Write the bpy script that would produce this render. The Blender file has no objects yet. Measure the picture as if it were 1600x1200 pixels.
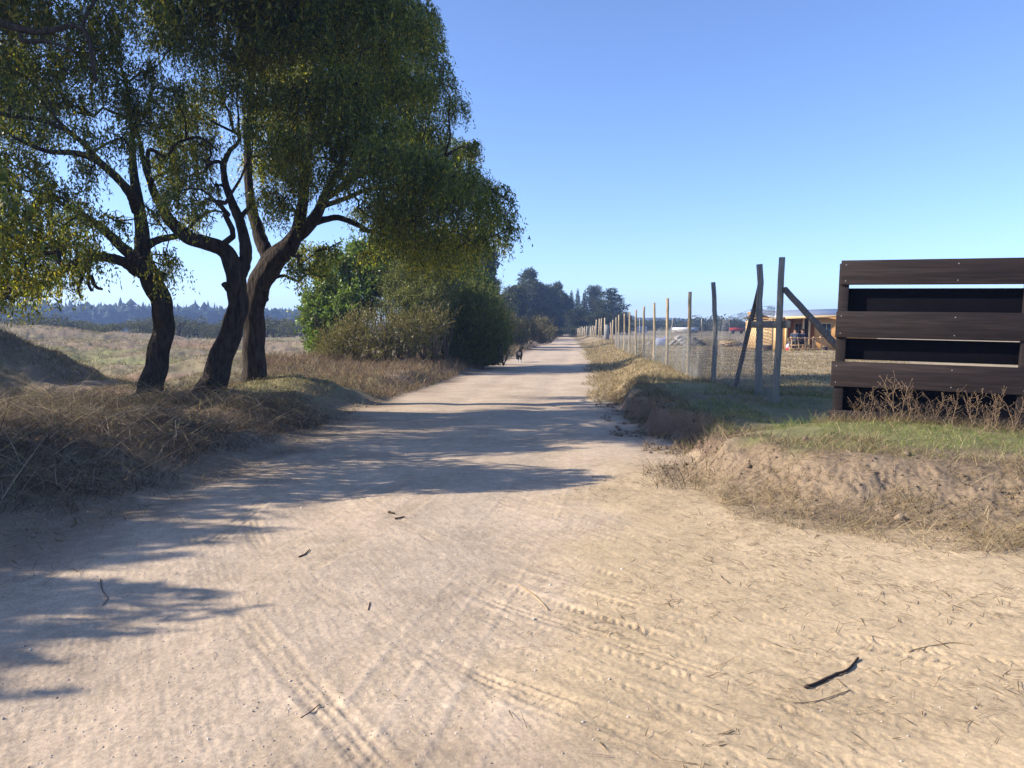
import bpy, math, random
import numpy as np
from mathutils import Vector, Matrix

R = math.radians
rng = np.random.default_rng(7)
random.seed(7)
scene = bpy.context.scene
COL = scene.collection

# ------------------------------------------------------------------ camera
CAM_H = 1.6
PITCH = math.atan(85 / 1200)
cp, sp = math.cos(PITCH), math.sin(PITCH)
cam = bpy.data.cameras.new('camera')
cam.sensor_width = 36
cam.lens = 27
cam.clip_end = 6000
cam.clip_start = 0.05
camo = bpy.data.objects.new('camera', cam)
COL.objects.link(camo)
camo.location = (0, 0, CAM_H)
camo.rotation_euler = (R(90) - PITCH, 0, 0)
scene.camera = camo


def W(px, py, Y):
    """point at forward distance Y (metres) seen at photo position px, py"""
    a, b = (px - 800) / 1200, (600 - py) / 1200
    dy = cp + sp * b
    dz = -sp + cp * b
    t = Y / dy
    return np.array([a * t, Y, CAM_H + dz * t])


# ------------------------------------------------------------------ noise
def _hash(i, j, s):
    n = (i * 374761393 + j * 668265263 + s * 1442695041) & 0xFFFFFFFF
    n = ((n ^ (n >> 13)) * 1274126177) & 0xFFFFFFFF
    return ((n ^ (n >> 16)) & 0xFFFF) / 65535.0


def vnoise(x, y, s=0):
    x = np.asarray(x, float); y = np.asarray(y, float)
    i = np.floor(x).astype(np.int64); j = np.floor(y).astype(np.int64)
    fx = x - i; fy = y - j
    fx = fx * fx * (3 - 2 * fx); fy = fy * fy * (3 - 2 * fy)
    a = _hash(i, j, s); b = _hash(i + 1, j, s); c = _hash(i, j + 1, s); d = _hash(i + 1, j + 1, s)
    return (a + (b - a) * fx + (c - a) * fy + (a - b - c + d) * fx * fy) * 2 - 1


def fbm(x, y, sc, o=3, s=0):
    r = 0; a = 1; f = 1 / sc
    for k in range(o):
        r = r + a * vnoise(x * f + 17.3 * k, y * f - 9.1 * k, s + k * 13)
        a *= .5; f *= 2.03
    return r


def sm(t):
    t = np.clip(t, 0, 1)
    return t * t * (3 - 2 * t)


# ------------------------------------------------------------------ terrain
YL = [-30, 3, 5.6, 8.5, 15.4, 25, 43, 80, 128, 200, 950]
XL = [-4.6, -4.0, -3.8, -3.3, -3.0, -1.9, -0.2, 3.2, 7.3, 14, 80]
BANK = np.array([(14, 4.4), (9, 5.0), (6, 5.25), (3.8, 5.8), (2.75, 6.3), (2.15, 7.0), (1.85, 7.7), (1.9, 8.4),
                 (2.3, 9.0), (2.5, 9.5), (2.2, 10.0), (2.35, 10.9), (1.95, 11.7), (2.2, 12.8), (2.05, 13.8), (2.3, 15.0), (2.2, 16.2), (2.5, 19),
                 (2.9, 22.6), (4.1, 35), (7.4, 77), (10.7, 128), (17, 200), (85, 950), (3000, 950), (3000, 3.6)])


def bank_sd(x, y):
    """signed distance to the foot of the right-hand bank, positive on the bank"""
    d = np.full(x.shape, 1e9)
    inside = np.zeros(x.shape, bool)
    n = len(BANK)
    for k in range(n):
        ax, ay = BANK[k]; bx, by = BANK[(k + 1) % n]
        ex, ey = bx - ax, by - ay
        t = np.clip(((x - ax) * ex + (y - ay) * ey) / (ex * ex + ey * ey), 0, 1)
        if k < n - 3:
            d = np.minimum(d, np.hypot(x - ax - t * ex, y - ay - t * ey))
        if ay != by:
            c = ((ay > y) != (by > y)) & (x < (bx - ax) * (y - ay) / (by - ay) + ax)
            inside ^= c
    return np.where(inside, d, -d)


# tyre tracks: polylines (x, y), width, depth, kind
def arc(pts, n=24):
    pts = np.array(pts, float)
    t = np.linspace(0, len(pts) - 1, n)
    # Catmull-Rom
    out = []
    P = np.vstack([2 * pts[0] - pts[1], pts, 2 * pts[-1] - pts[-2]])
    for u in t:
        k = min(int(u), len(pts) - 2); f = u - k
        p0, p1, p2, p3 = P[k], P[k + 1], P[k + 2], P[k + 3]
        out.append(.5 * ((2 * p1) + (-p0 + p2) * f + (2 * p0 - 5 * p1 + 4 * p2 - p3) * f * f + (-p0 + 3 * p1 - 3 * p2 + p3) * f ** 3))
    return np.array(out)


TRACKS = []
_tr = np.random.default_rng(3)
for k in range(13):     # vehicles turning off the road towards the gate
    o = k * .36 + _tr.uniform(-.1, .1)
    TRACKS.append((arc([(-.5 + .05 * o, 3.9 + .9 * o), (.35 + .1 * o, 3.15 + .72 * o), (1.3 + .12 * o, 2.45 + .62 * o), (2.6 + .2 * o, 1.75 + .62 * o), (5.5, 1.0 + .66 * o)]),
                   .19, .0075 if k in (0, 3, 4, 7) else .0045, 'lug' if k % 3 else 'rib'))
TRACKS += [(arc([(-2.75, 6.3), (-1.95, 4.85), (-1.5, 4.2), (-1.05, 3.55), (-.2, 2.3)]), .17, .006, 'rib'),
           (arc([(-2.4, 6.9), (-1.95, 5.8), (-1.45, 5.0), (-.9, 4.3), (.2, 3.1), (1.5, 2.2)]), .17, .005, 'rib'),
           (arc([(-2.2, 9), (-1.6, 7.6), (-1.3, 6.9), (-.95, 6.3), (0, 5)]), .16, .005, 'rib'),
           (arc([(-2.5, 9.5), (-2.4, 7.9), (-2.3, 6.6), (-2.2, 5.4), (-1.9, 3.8)]), .16, .005, 'rib')]
for o in (-.35, -.12, .1, .33, -1.3, -1.75):   # along the road
    TRACKS.append((arc([(-.75 + o, 1.5), (-.35 + o, 4), (.28 + o * .9, 7), (.55 + o * .9, 10), (.75 + o * .8, 14)]), .2, 0.0022 if o > -1 else .003, 'lug'))


def tracks_h(x, y):
    z = np.zeros(x.shape)
    wear = np.zeros(x.shape)
    for pl, w, dep, kind in TRACKS:
        m = (x > pl[:, 0].min() - w) & (x < pl[:, 0].max() + w) & (y > pl[:, 1].min() - w) & (y < pl[:, 1].max() + w)
        if not m.any():
            continue
        xs, ys = x[m], y[m]
        bd = np.full(xs.shape, 9.); bs = np.zeros(xs.shape); bo = np.zeros(xs.shape)
        s0 = 0
        for k in range(len(pl) - 1):
            ax, ay = pl[k]; ex, ey = pl[k + 1] - pl[k]; L = math.hypot(ex, ey)
            t = np.clip(((xs - ax) * ex + (ys - ay) * ey) / (L * L), 0, 1)
            d = np.hypot(xs - ax - t * ex, ys - ay - t * ey)
            side = np.sign((xs - ax) * ey - (ys - ay) * ex)
            b = d < bd
            bd = np.where(b, d, bd); bs = np.where(b, s0 + t * L, bs); bo = np.where(b, d * side, bo)
            s0 += L
        edge = sm((w / 2 - bd) / .025)
        fade = np.clip(.6 + .8 * fbm(xs, ys, .6, 3, 77), .05, 1) * sm(bs / .7) * sm((s0 - bs) / .7)
        if kind == 'lug':
            pat = np.where(np.sin(2 * np.pi * (bs + np.abs(bo) * .5) / .055) > .1, 1, 0.) * (np.abs(bo) > .03)
            pat = .35 + .65 * pat
        else:
            pat = .35 + .65 * (np.cos(2 * np.pi * bo / .05) > -.2) * (.6 + .4 * (np.sin(2 * np.pi * bs / .05) > 0))
        pat = pat * np.clip(.75 + .9 * fbm(xs, ys, .13, 2, 79), .1, 1.2)
        ridge = np.exp(-((bd - w / 2 - .015) / .018) ** 2) * .45
        v = np.zeros(x.shape); v[m] = fade * dep * (-edge * pat + ridge)
        z = z + v
        ww = np.zeros(x.shape); ww[m] = edge * fade
        wear = np.maximum(wear, ww)
    return z, wear


def H(x, y, full=False):
    x = np.asarray(x, float); y = np.asarray(y, float)
    sR = bank_sd(x, y)
    sR_n = sR + (.10 * fbm(x, y, .5, 3, 5) + np.where(y > 8.6, .30, .05) * fbm(x, y, 1.3, 3, 6)) * np.clip(1 - np.abs(y - 10) / 14, .2, 1)
    dL = np.interp(y, YL, XL) - x + .25 * fbm(x, y, 1.7, 3, 9)
    hb = np.interp(y, [4, 6, 20, 35, 60, 128, 300], [.34, .40, .44, .38, .36, .5, .5])
    wd = np.interp(y, [3, 7, 8.3, 9.5, 11, 17, 22, 60], [1.9, 1.6, .9, .38, .28, .4, 1.4, 2.5])
    b = sm(sR_n / wd)
    slope = b * (1 - b) * 4
    z = hb * b
    # dug-out way in between fence and gate
    ax, ay, bx, by = 1.8, 9.2, 4.4, 11.0
    t = np.clip(((x - ax) * (bx - ax) + (y - ay) * (by - ay)) / ((bx - ax) ** 2 + (by - ay) ** 2), 0, 1)
    dd = np.hypot(x - ax - t * (bx - ax), y - ay - t * (by - ay))
    z = z - .22 * np.exp(-(dd / .55) ** 2) * b * (1 - .55 * t)
    near = np.clip(1 - (y - 14) / 12, 0, 1)
    z = z + slope * near * (np.where(y > 8.6, .17, .022) * fbm(x, y, .55, 4, 21) + np.where(y > 8.6, .035, .02) * fbm(x, y, .15, 3, 22) + .014 * fbm(x, y, .05, 2, 23))
    z = z + b * (.05 * fbm(x, y, 2.3, 3, 31) + .018 * fbm(x, y, .35, 2, 32)) * np.clip(1 - (y - 60) / 60, .2, 1)
    # left side
    l = sm(dL / 1.3)
    lf = sm((dL - 1) / 5)
    flat = 1 - sm((y - 130) / 50)
    zl = .30 * l * (1 - sm((y - 90) / 80)) + l * .11 * fbm(x, y, 1.0, 4, 41)
    zl = zl + lf * flat * (.17 * fbm(x, y, 3.1, 4, 43) + .20 * fbm(x, y, 9., 2, 47) * sm((y - 12) / 12))
    zl = zl + flat * 2.3 * np.exp(-((x + 55) / 24) ** 2 - ((y - 58) / 19) ** 2)
    zl = zl + .35 * np.exp(-((x + 9) / 3.5) ** 2 - ((y - 26) / 2.5) ** 2) * lf
    hd = np.sqrt((np.maximum(np.abs(x + 15.4) - .8, 0)) ** 2 + ((y - 19.2) * 1.05) ** 2 + .25)
    hp = 2.3 - .52 * np.sqrt(hd ** 2 + 1.5) + .30 * fbm(x, y, 2.4, 4, 45) + .05 * fbm(x, y, .4, 3, 46)
    zl = zl + np.where(hp > .0, hp, 0) * (1 - np.exp(-np.maximum(hp, 0) / .18))
    zl = zl + l * (.20 * np.exp(-((x + 5.0) / 1.3) ** 2 - ((y - 16.2) / 1.2) ** 2) + .08 * np.exp(-((x + 3.9) / .7) ** 2 - ((y - 17) / .8) ** 2)
                   + .22 * np.exp(-((x + 5.4) / 1.7) ** 2 - ((y - 8.6) / 1.6) ** 2) + .15 * np.exp(-((x + 6.5) / 1.6) ** 2 - ((y - 12) / 1.5) ** 2))
    z = z + zl * (sR < 0)
    # the road itself
    road = (1 - l) * (1 - b)
    c = (np.interp(y, YL, XL) + np.interp(y, BANK[6:24, 1], BANK[6:24, 0])) / 2
    dc = x - c
    z = z + road * (-.018 * np.exp(-((dc - .85) / .35) ** 2) - .018 * np.exp(-((dc + .85) / .35) ** 2) + .012 * fbm(x, y, 1.6, 3, 61))
    z = z + 0.6 * sm((y - 90) / 120)
    if not full:
        return z
    fine = np.clip(1 - (y - 8) / 14, 0, 1)
    z = z + fine * ((.0012 + .0012 * sm((x - .12 * y) / .6)) * fbm(x, y, .2, 3, 71) + .0013 * fbm(x, y, .03, 2, 72) + .0011 * fbm(x + .5 * y, y * .12 - .06 * x, .022, 2, 73))
    tz, wear = tracks_h(x, y)
    tz = tz * (1 - b) * (1 - .6 * l)
    return z + tz, dict(b=b, l=l, lf=lf, road=road, slope=slope, sR=sR, dL=dL, wear=wear, dd=dd, t=t)


def Hs(x, y):
    return float(H(np.array([x]), np.array([y]))[0])


# ------------------------------------------------------------------ mesh helpers
def tag(o, label=None, cat=None, group=None, kind=None):
    if label: o['label'] = label
    if cat: o['category'] = cat
    if group: o['group'] = group
    if kind: o['kind'] = kind
    return o


def mesh_np(name, v, quads=None, tris=None, mat=None, parent=None, col=None, smooth=False):
    me = bpy.data.meshes.new(name)
    v = np.asarray(v, np.float32)
    nq = 0 if quads is None else len(quads)
    nt = 0 if tris is None else len(tris)
    me.vertices.add(len(v)); me.vertices.foreach_set('co', v.ravel())
    idx = []
    if nq: idx.append(np.asarray(quads, np.int32).ravel())
    if nt: idx.append(np.asarray(tris, np.int32).ravel())
    idx = np.concatenate(idx)
    me.loops.add(len(idx)); me.loops.foreach_set('vertex_index', idx)
    me.polygons.add(nq + nt)
    st = np.concatenate([np.arange(nq) * 4, nq * 4 + np.arange(nt) * 3]).astype(np.int32)
    me.polygons.foreach_set('loop_start', st)
    if smooth:
        me.polygons.foreach_set('use_smooth', np.ones(nq + nt, bool))
    if col is not None:
        a = me.color_attributes.new('Col', 'FLOAT_COLOR', 'POINT')
        c = np.ones((len(v), 4), np.float32); c[:, :3] = col
        a.data.foreach_set('color', c.ravel())
    me.update(calc_edges=True)
    me.validate()
    if mat: me.materials.append(mat)
    o = bpy.data.objects.new(name, me)
    COL.objects.link(o)
    if parent: o.parent = parent
    return o


def empty(name, loc=(0, 0, 0), rot=(0, 0, 0)):
    o = bpy.data.objects.new(name, None)
    o.empty_display_size = .2
    COL.objects.link(o)
    o.location = loc; o.rotation_euler = rot
    return o


class MB:
    """collects geometry for one mesh"""
    def __init__(s):
        s.v = []; s.q = []; s.t = []; s.c = []; s.n = 0

    def add(s, v, q=None, t=None, c=(1, 1, 1)):
        v = np.asarray(v, float).reshape(-1, 3)
        if q is not None and len(q): s.q.append(np.asarray(q, int).reshape(-1, 4) + s.n)
        if t is not None and len(t): s.t.append(np.asarray(t, int).reshape(-1, 3) + s.n)
        s.v.append(v); s.c.append(np.broadcast_to(np.asarray(c, float), (len(v), 3)))
        s.n += len(v)

    def box(s, x0, x1, y0, y1, z0, z1, M=None, c=(1, 1, 1), jit=0):
        v = np.array([(x, y, z) for z in (z0, z1) for y in (y0, y1) for x in (x0, x1)], float)
        if jit: v += rng.uniform(-jit, jit, v.shape)
        if M is not None: v = np.array([M @ Vector(p) for p in v])
        s.add(v, [(0, 2, 3, 1), (4, 5, 7, 6), (0, 1, 5, 4), (2, 6, 7, 3), (0, 4, 6, 2), (1, 3, 7, 5)], c=c)

    def tube(s, pts, rad, n=8, rough=0, c=(1, 1, 1), cap=True, ridge=0, flare=0):
        pts = np.asarray(pts, float); rad = np.broadcast_to(np.asarray(rad, float), (len(pts),))
        tg = np.gradient(pts, axis=0); tg /= np.linalg.norm(tg, axis=1)[:, None] + 1e-9
        ref = np.array([0, 1., 0.2]) if abs(tg[0, 1]) < .8 else np.array([1., 0, 0])
        u = np.cross(tg[0], ref); u /= np.linalg.norm(u)
        a = np.arange(n) * 2 * np.pi / n
        V = []
        for k in range(len(pts)):
            u = u - tg[k] * (u @ tg[k]); u /= np.linalg.norm(u) + 1e-9
            w = np.cross(tg[k], u)
            r = rad[k] * (1 + (rng.uniform(-rough, rough, n) if rough else 0))
            if ridge:
                r = r * (1 + ridge * np.sin(5 * a + .16 * k) + .7 * ridge * np.sin(9 * a - .11 * k + 2) + .6 * ridge * np.sin(14 * a + .3 * np.sin(k * .5)) + flare * math.exp(-k / 3.0) * (.5 + .5 * np.sin(5 * a + 1)))
            V.append(pts[k] + np.outer(np.cos(a) * r, u) + np.outer(np.sin(a) * r, w))
        V = np.vstack(V)
        q = [(k * n + i, k * n + (i + 1) % n, (k + 1) * n + (i + 1) % n, (k + 1) * n + i) for k in range(len(pts) - 1) for i in range(n)]
        t = []
        if cap:
            V = np.vstack([V, pts[0], pts[-1]])
            b = len(pts) * n; e = (len(pts) - 1) * n
            t = [(b, (i + 1) % n, i) for i in range(n)] + [(b + 1, e + i, e + (i + 1) % n) for i in range(n)]
        s.add(V, q, t, c)

    def build(s, name, mat, parent=None, smooth=False):
        return mesh_np(name, np.vstack(s.v), np.vstack(s.q) if s.q else None, np.vstack(s.t) if s.t else None,
                       mat, parent, np.vstack(s.c), smooth)


def ribbons(P, az, lean, bend, L, Wd, col, seg=3, face=None):
    """curved grass blades / stalks; all arguments are arrays of length N"""
    N = len(P)
    P = np.asarray(P, float)
    h = np.stack([np.cos(az), np.sin(az), np.zeros(N)], 1)
    fa = rng.uniform(0, 2 * np.pi, N) if face is None else face
    wv = np.stack([np.cos(fa), np.sin(fa), rng.uniform(-.3, .3, N)], 1)
    V = np.zeros((N, (seg + 1) * 2, 3))
    p = P.copy()
    for k in range(seg + 1):
        ww = (Wd * (1 - .85 * (k / seg) ** 1.5) / 2)[:, None]
        V[:, 2 * k] = p - wv * ww
        V[:, 2 * k + 1] = p + wv * ww
        ang = lean + bend * (k + .5) / seg
        st = (L / seg)[:, None]
        p = p + st * (h * np.sin(ang)[:, None] + np.array([0, 0, 1.]) * np.cos(ang)[:, None])
    base = (np.arange(N) * (seg + 1) * 2)[:, None]
    q = np.concatenate([base + np.array([2 * k, 2 * k + 1, 2 * k + 3, 2 * k + 2]) for k in range(seg)], 0)
    c = np.repeat(np.asarray(col, float), (seg + 1) * 2, axis=0)
    return V.reshape(-1, 3), q, c


def leaves(pos, d, l, w, col):
    """flat diamond leaves at pos along unit-ish d"""
    N = len(pos)
    d = d / (np.linalg.norm(d, axis=1)[:, None] + 1e-9)
    r = rng.normal(size=(N, 3))
    s = np.cross(d, r); s /= np.linalg.norm(s, axis=1)[:, None] + 1e-9
    l = np.broadcast_to(l, (N,))[:, None]; w = np.broadcast_to(w, (N,))[:, None]
    nrm = np.cross(d, s)
    m = pos + d * l * .45 + nrm * l * .08
    V = np.stack([pos, m + s * w * .5, pos + d * l, m - s * w * .5], 1).reshape(-1, 3)
    q = np.arange(N * 4).reshape(N, 4)
    return V, q, np.repeat(col, 4, axis=0)


def palette(n, cols, w=None, var=.25):
    cols = np.array(cols, float)
    k = rng.choice(len(cols), n, p=None if w is None else np.array(w) / sum(w))
    return np.clip(cols[k] * (1 + rng.normal(0, var, (n, 1))).clip(.4, 1.9), 0.004, 1)


# ------------------------------------------------------------------ materials
def new_mat(name):
    m = bpy.data.materials.new(name); m.use_nodes = True
    nt = m.node_tree; nt.nodes.clear()
    out = nt.nodes.new('ShaderNodeOutputMaterial')
    return m, nt, out


def leaf_mat(name, trans=.4, rough=.45, spec=.3, tint=(1.25, 1.2, .6)):
    m, nt, out = new_mat(name)
    N = nt.nodes.new; L = nt.links.new
    at = N('ShaderNodeAttribute'); at.attribute_name = 'Col'
    b = N('ShaderNodeBsdfPrincipled'); b.inputs['Roughness'].default_value = rough
    b.inputs['Specular IOR Level'].default_value = spec
    L(at.outputs['Color'], b.inputs['Base Color'])
    t = N('ShaderNodeBsdfTranslucent')
    mu = N('ShaderNodeMix'); mu.data_type = 'RGBA'; mu.blend_type = 'MULTIPLY'; mu.inputs[0].default_value = 1
    L(at.outputs['Color'], mu.inputs[6]); mu.inputs[7].default_value = (*tint, 1)
    L(mu.outputs[2], t.inputs['Color'])
    mx = N('ShaderNodeMixShader'); mx.inputs[0].default_value = trans
    L(b.outputs[0], mx.inputs[1]); L(t.outputs[0], mx.inputs[2]); L(mx.outputs[0], out.inputs[0])
    return m


def rough_mat(name, col, rough=.85, scale=(8, 8, 8), bump=.3, var=.35, spec=.2, use_attr=False, detail=6, dist=.02, col2=None, metal=0):
    """colour with stretched procedural noise in colour and bump"""
    m, nt, out = new_mat(name)
    N = nt.nodes.new; L = nt.links.new
    tc = N('ShaderNodeTexCoord'); mp = N('ShaderNodeMapping'); mp.inputs['Scale'].default_value = scale
    L(tc.outputs['Object'], mp.inputs[0])
    nz = N('ShaderNodeTexNoise'); nz.inputs['Scale'].default_value = 1; nz.inputs['Detail'].default_value = detail
    nz.inputs['Roughness'].default_value = .65
    L(mp.outputs[0], nz.inputs['Vector'])
    rp = N('ShaderNodeMapRange'); rp.inputs[1].default_value = .3; rp.inputs[2].default_value = .7
    rp.inputs[3].default_value = 1 - var; rp.inputs[4].default_value = 1 + var
    L(nz.outputs[0], rp.inputs[0])
    mu = N('ShaderNodeMix'); mu.data_type = 'RGBA'; mu.blend_type = 'MULTIPLY'; mu.inputs[0].default_value = 1
    if use_attr:
        at = N('ShaderNodeAttribute'); at.attribute_name = 'Col'; L(at.outputs['Color'], mu.inputs[6])
    else:
        mu.inputs[6].default_value = (*col, 1)
        if col2:
            n2 = N('ShaderNodeTexNoise'); n2.inputs['Scale'].default_value = .35; L(mp.outputs[0], n2.inputs['Vector'])
            mc = N('ShaderNodeMix'); mc.data_type = 'RGBA'
            r2 = N('ShaderNodeMapRange'); r2.inputs[1].default_value = .4; r2.inputs[2].default_value = .6
            L(n2.outputs[0], r2.inputs[0]); L(r2.outputs[0], mc.inputs[0])
            mc.inputs[6].default_value = (*col, 1); mc.inputs[7].default_value = (*col2, 1)
            L(mc.outputs[2], mu.inputs[6])
    L(rp.outputs[0], mu.inputs[7])
    b = N('ShaderNodeBsdfPrincipled'); b.inputs['Roughness'].default_value = rough
    b.inputs['Specular IOR Level'].default_value = spec; b.inputs['Metallic'].default_value = metal
    L(mu.outputs[2], b.inputs['Base Color'])
    if bump:
        bp = N('ShaderNodeBump'); bp.inputs['Strength'].default_value = bump; bp.inputs['Distance'].default_value = dist
        L(nz.outputs[0], bp.inputs['Height']); L(bp.outputs[0], b.inputs['Normal'])
    L(b.outputs[0], out.inputs[0])
    return m


def ground_mat():
    m, nt, out = new_mat('ground_soil')
    N = nt.nodes.new; L = nt.links.new
    at = N('ShaderNodeAttribute'); at.attribute_name = 'Col'
    tc = N('ShaderNodeTexCoord')
    def noise(sc, det, ro=.6):
        n = N('ShaderNodeTexNoise'); n.inputs['Scale'].default_value = sc; n.inputs['Detail'].default_value = det
        n.inputs['Roughness'].default_value = ro; L(tc.outputs['Object'], n.inputs['Vector']); return n
    n1 = noise(48, 8, .75); n2 = noise(9, 6)
    vo = N('ShaderNodeTexVoronoi'); vo.inputs['Scale'].default_value = 85; L(tc.outputs['Object'], vo.inputs['Vector'])
    def rng_(src, a, b, c, d):
        r = N('ShaderNodeMapRange'); r.inputs[1].default_value = a; r.inputs[2].default_value = b
        r.inputs[3].default_value = c; r.inputs[4].default_value = d; L(src, r.inputs[0]); return r.outputs[0]
    def mul(a, b):
        x = N('ShaderNodeMath'); x.operation = 'MULTIPLY'; L(a, x.inputs[0]); L(b, x.inputs[1]); return x.outputs[0]
    def addn(a, b, k):
        x = N('ShaderNodeMath'); x.operation = 'MULTIPLY_ADD'; L(b, x.inputs[0]); x.inputs[1].default_value = k; L(a, x.inputs[2]); return x.outputs[0]
    f = mul(rng_(n1.outputs[0], .3, .7, .72, 1.28), rng_(n2.outputs[0], .3, .7, .86, 1.14))
    f = mul(f, rng_(vo.outputs['Distance'], .05, .22, 1.25, 1.0))
    mu = N('ShaderNodeMix'); mu.data_type = 'RGBA'; mu.blend_type = 'MULTIPLY'; mu.inputs[0].default_value = 1
    L(at.outputs['Color'], mu.inputs[6]); L(f, mu.inputs[7])
    b = N('ShaderNodeBsdfPrincipled'); b.inputs['Roughness'].default_value = .95; b.inputs['Specular IOR Level'].default_value = .08
    L(mu.outputs[2], b.inputs['Base Color'])
    h = addn(n1.outputs[0], n2.outputs[0], .5)
    bp = N('ShaderNodeBump'); bp.inputs['Strength'].default_value = .85; bp.inputs['Distance'].default_value = .006
    L(h, bp.inputs['Height']); L(bp.outputs[0], b.inputs['Normal'])
    L(b.outputs[0], out.inputs[0])
    return m


M_leaf = leaf_mat('tree_leaf', .55, .38, .35, (2.2, 2.0, .7))
M_shrub = leaf_mat('shrub_leaf', .35, .4, .3)
M_grass = leaf_mat('dry_grass', .3, .7, .1, (1, .95, .75))
M_far = leaf_mat('far_foliage', .2, .6, .1)
M_bark = rough_mat('bark', (.050, .040, .034), .95, (17, 17, 3.2), 1.0, .75, .1, dist=.08)
M_twig = rough_mat('twig_wood', (.13, .10, .08), .9, (20, 20, 8), .3, .4, .1)
M_post = rough_mat('weathered_post', (.40, .29, .16), .9, (30, 30, 2.5), .5, .45, .1, dist=.006, use_attr=True)
M_gate = rough_mat('stained_board', (.0115, .0068, .0068), .75, (2.2, 30, 50), .5, .7, .3, dist=.003, col2=(.018, .0115, .011))
M_panel = rough_mat('black_panel', (.004, .004, .006), .9, (6, 6, 6), .1, .2, .05)
M_wire = rough_mat('galvanised_wire', (.22, .23, .23), .5, (5, 5, 5), 0, .2, .4, metal=.3)
M_attr = rough_mat('plain_surface', (1, 1, 1), .8, (6, 6, 6), .2, .18, .2, use_attr=True)
M_rock = rough_mat('rubble_stone', (1, 1, 1), .95, (5, 5, 5), .6, .3, .1, use_attr=True)
M_pine = rough_mat('pine_siding', (.52, .29, .11), .7, (1.2, 1.2, 42), .3, .22, .2, dist=.01)
M_ply = rough_mat('pale_plywood', (.66, .45, .22), .75, (2, 2, 14), .1, .15, .2)
M_orange = rough_mat('varnished_siding', (.45, .15, .045), .55, (1.2, 1.2, 42), .3, .25, .3, dist=.01)
M_roof = rough_mat('metal_roof', (.35, .38, .42), .4, (30, 1, 1), .2, .1, .5, metal=.5)
M_glass = rough_mat('window_glass', (.03, .035, .045), .1, (2, 2, 2), 0, .1, .6)
M_ground = ground_mat()

# ------------------------------------------------------------------ ground sheet
ys = [-30, -20, -12, -7, -4, -2, -.5, .8, 1.5]
y = 1.8
while y < 950:
    ys.append(y)
    f = np.interp(math.log(y), [math.log(2), math.log(9), math.log(20), math.log(50), math.log(900)], [.0027, .0034, .008, .018, .05])
    y += f * y
ys = np.array(ys)
uu = np.concatenate([np.linspace(-2.2, -.82, 50)[:-1], np.linspace(-.82, .82, 1080), np.linspace(.82, 2.2, 50)[1:]])
wy = np.minimum(np.sqrt(np.maximum(ys, 0) ** 2 + 9) , 440)
wy = np.where(ys < 0, 3 + 0 * ys, wy) * np.where(ys < 1.5, 3.0, 1.0)
X = uu[None, :] * wy[:, None]
Yg = np.repeat(ys[:, None], len(uu), 1)
xf, yf = X.ravel(), Yg.ravel()
zf, g = H(xf, yf, True)


def lerp(a, b, t):
    return a + (b - a) * t[:, None]


c_road = np.array([.45, .357, .262]); c_sand = np.array([.465, .355, .222]); c_soil = np.array([.20, .15, .105])
c_straw = np.array([.29, .225, .125]); c_field = np.array([.205, .175, .112]); c_green = np.array([.14, .165, .055]); c_red = np.array([.26, .12, .075])
c_rfield = np.array([.33, .265, .17])
col = np.tile(c_road, (len(xf), 1))
apron = sm((xf - (.125 * yf - .35) + .3 * fbm(xf, yf, .7, 3, 91) + .3) / .8) * (1 - sm((yf - 8.2) / 2.0))
col = lerp(col, c_sand, apron)
col = lerp(col, c_sand * .82, g['wear'] * .25)
stain = sm((fbm(xf, yf, 2.2, 4, 93) - .1) / .6)
col = lerp(col, col * np.array([.90, .885, .87]), stain)
lm = sm((g['dL'] + .75 + .3 * fbm(xf, yf, .6, 3, 95)) / 1.1)
col = lerp(col, c_soil, lm * .85)
lmf = sm((fbm(xf, yf, 1.6, 3, 97) + .3) / .6) * sm(g['dL'] / 1.5)
col = lerp(col, c_field, lmf)
gpatch = sm((fbm(xf, yf, 4., 3, 99) - .15) / .4) * sm(g['dL'] / 2)
col = lerp(col, c_green * 1.5, gpatch * .4)
red = sm((fbm(xf, yf, 7., 3, 101) - .45) / .3) * sm(g['dL'] / 2) * sm((yf - 10) / 5)
col = lerp(col, c_red, red * .35)
rf0 = g['b'] * sm((yf - 13) / 4)
bm = sm((g['sR'] + .35 + .3 * fbm(xf, yf, .5, 3, 103)) / .7)
col = lerp(col, np.array([.205, .153, .107]), bm * .9)
col = lerp(col, np.array([.17, .125, .088]), bm * (1 - rf0) * sm((fbm(xf, yf, .7, 4, 104) - .05) / .5) * .6)
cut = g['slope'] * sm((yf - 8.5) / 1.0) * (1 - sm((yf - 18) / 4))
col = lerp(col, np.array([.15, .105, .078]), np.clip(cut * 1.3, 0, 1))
rf = g['b'] * sm((yf - 13) / 4)
col = lerp(col, c_rfield, rf * .9)
rg = sm((g['sR'] - .3) / .35) * sm((fbm(xf, yf, 1.3, 3, 105) + .55) / .6) * sm((yf - 7.5) / .5) * (1 - sm((yf - 17) / 4))
col = lerp(col, c_green, rg * np.where(yf < 9.7, .65, .42))
strw = sm((g['sR'] + .9) / .8) * (1 - sm((g['sR'] - 2.5) / 1)) * sm((yf - 16) / 3)
col = lerp(col, c_straw, strw * .7)
heap = sm((3.6 - np.hypot(np.maximum(np.abs(xf + 15.4) - .8, 0), yf - 19.2)) / 1.5)
col = lerp(col, np.array([.14, .115, .085]), heap * .8)  # mound coloured darker to deepen the shade on its face
far = sm((yf - 110) / 80)
col = lerp(col, np.array([.25, .20, .12]), far * (1 - g['road']))
col = col * (1 + .10 * fbm(xf, yf, .45, 3, 107))[:, None]
nx = len(uu); ny = len(ys)
ii = (np.arange(ny - 1)[:, None] * nx + np.arange(nx - 1)[None, :]).ravel()
quads = np.stack([ii, ii + 1, ii + nx + 1, ii + nx], 1)
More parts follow.
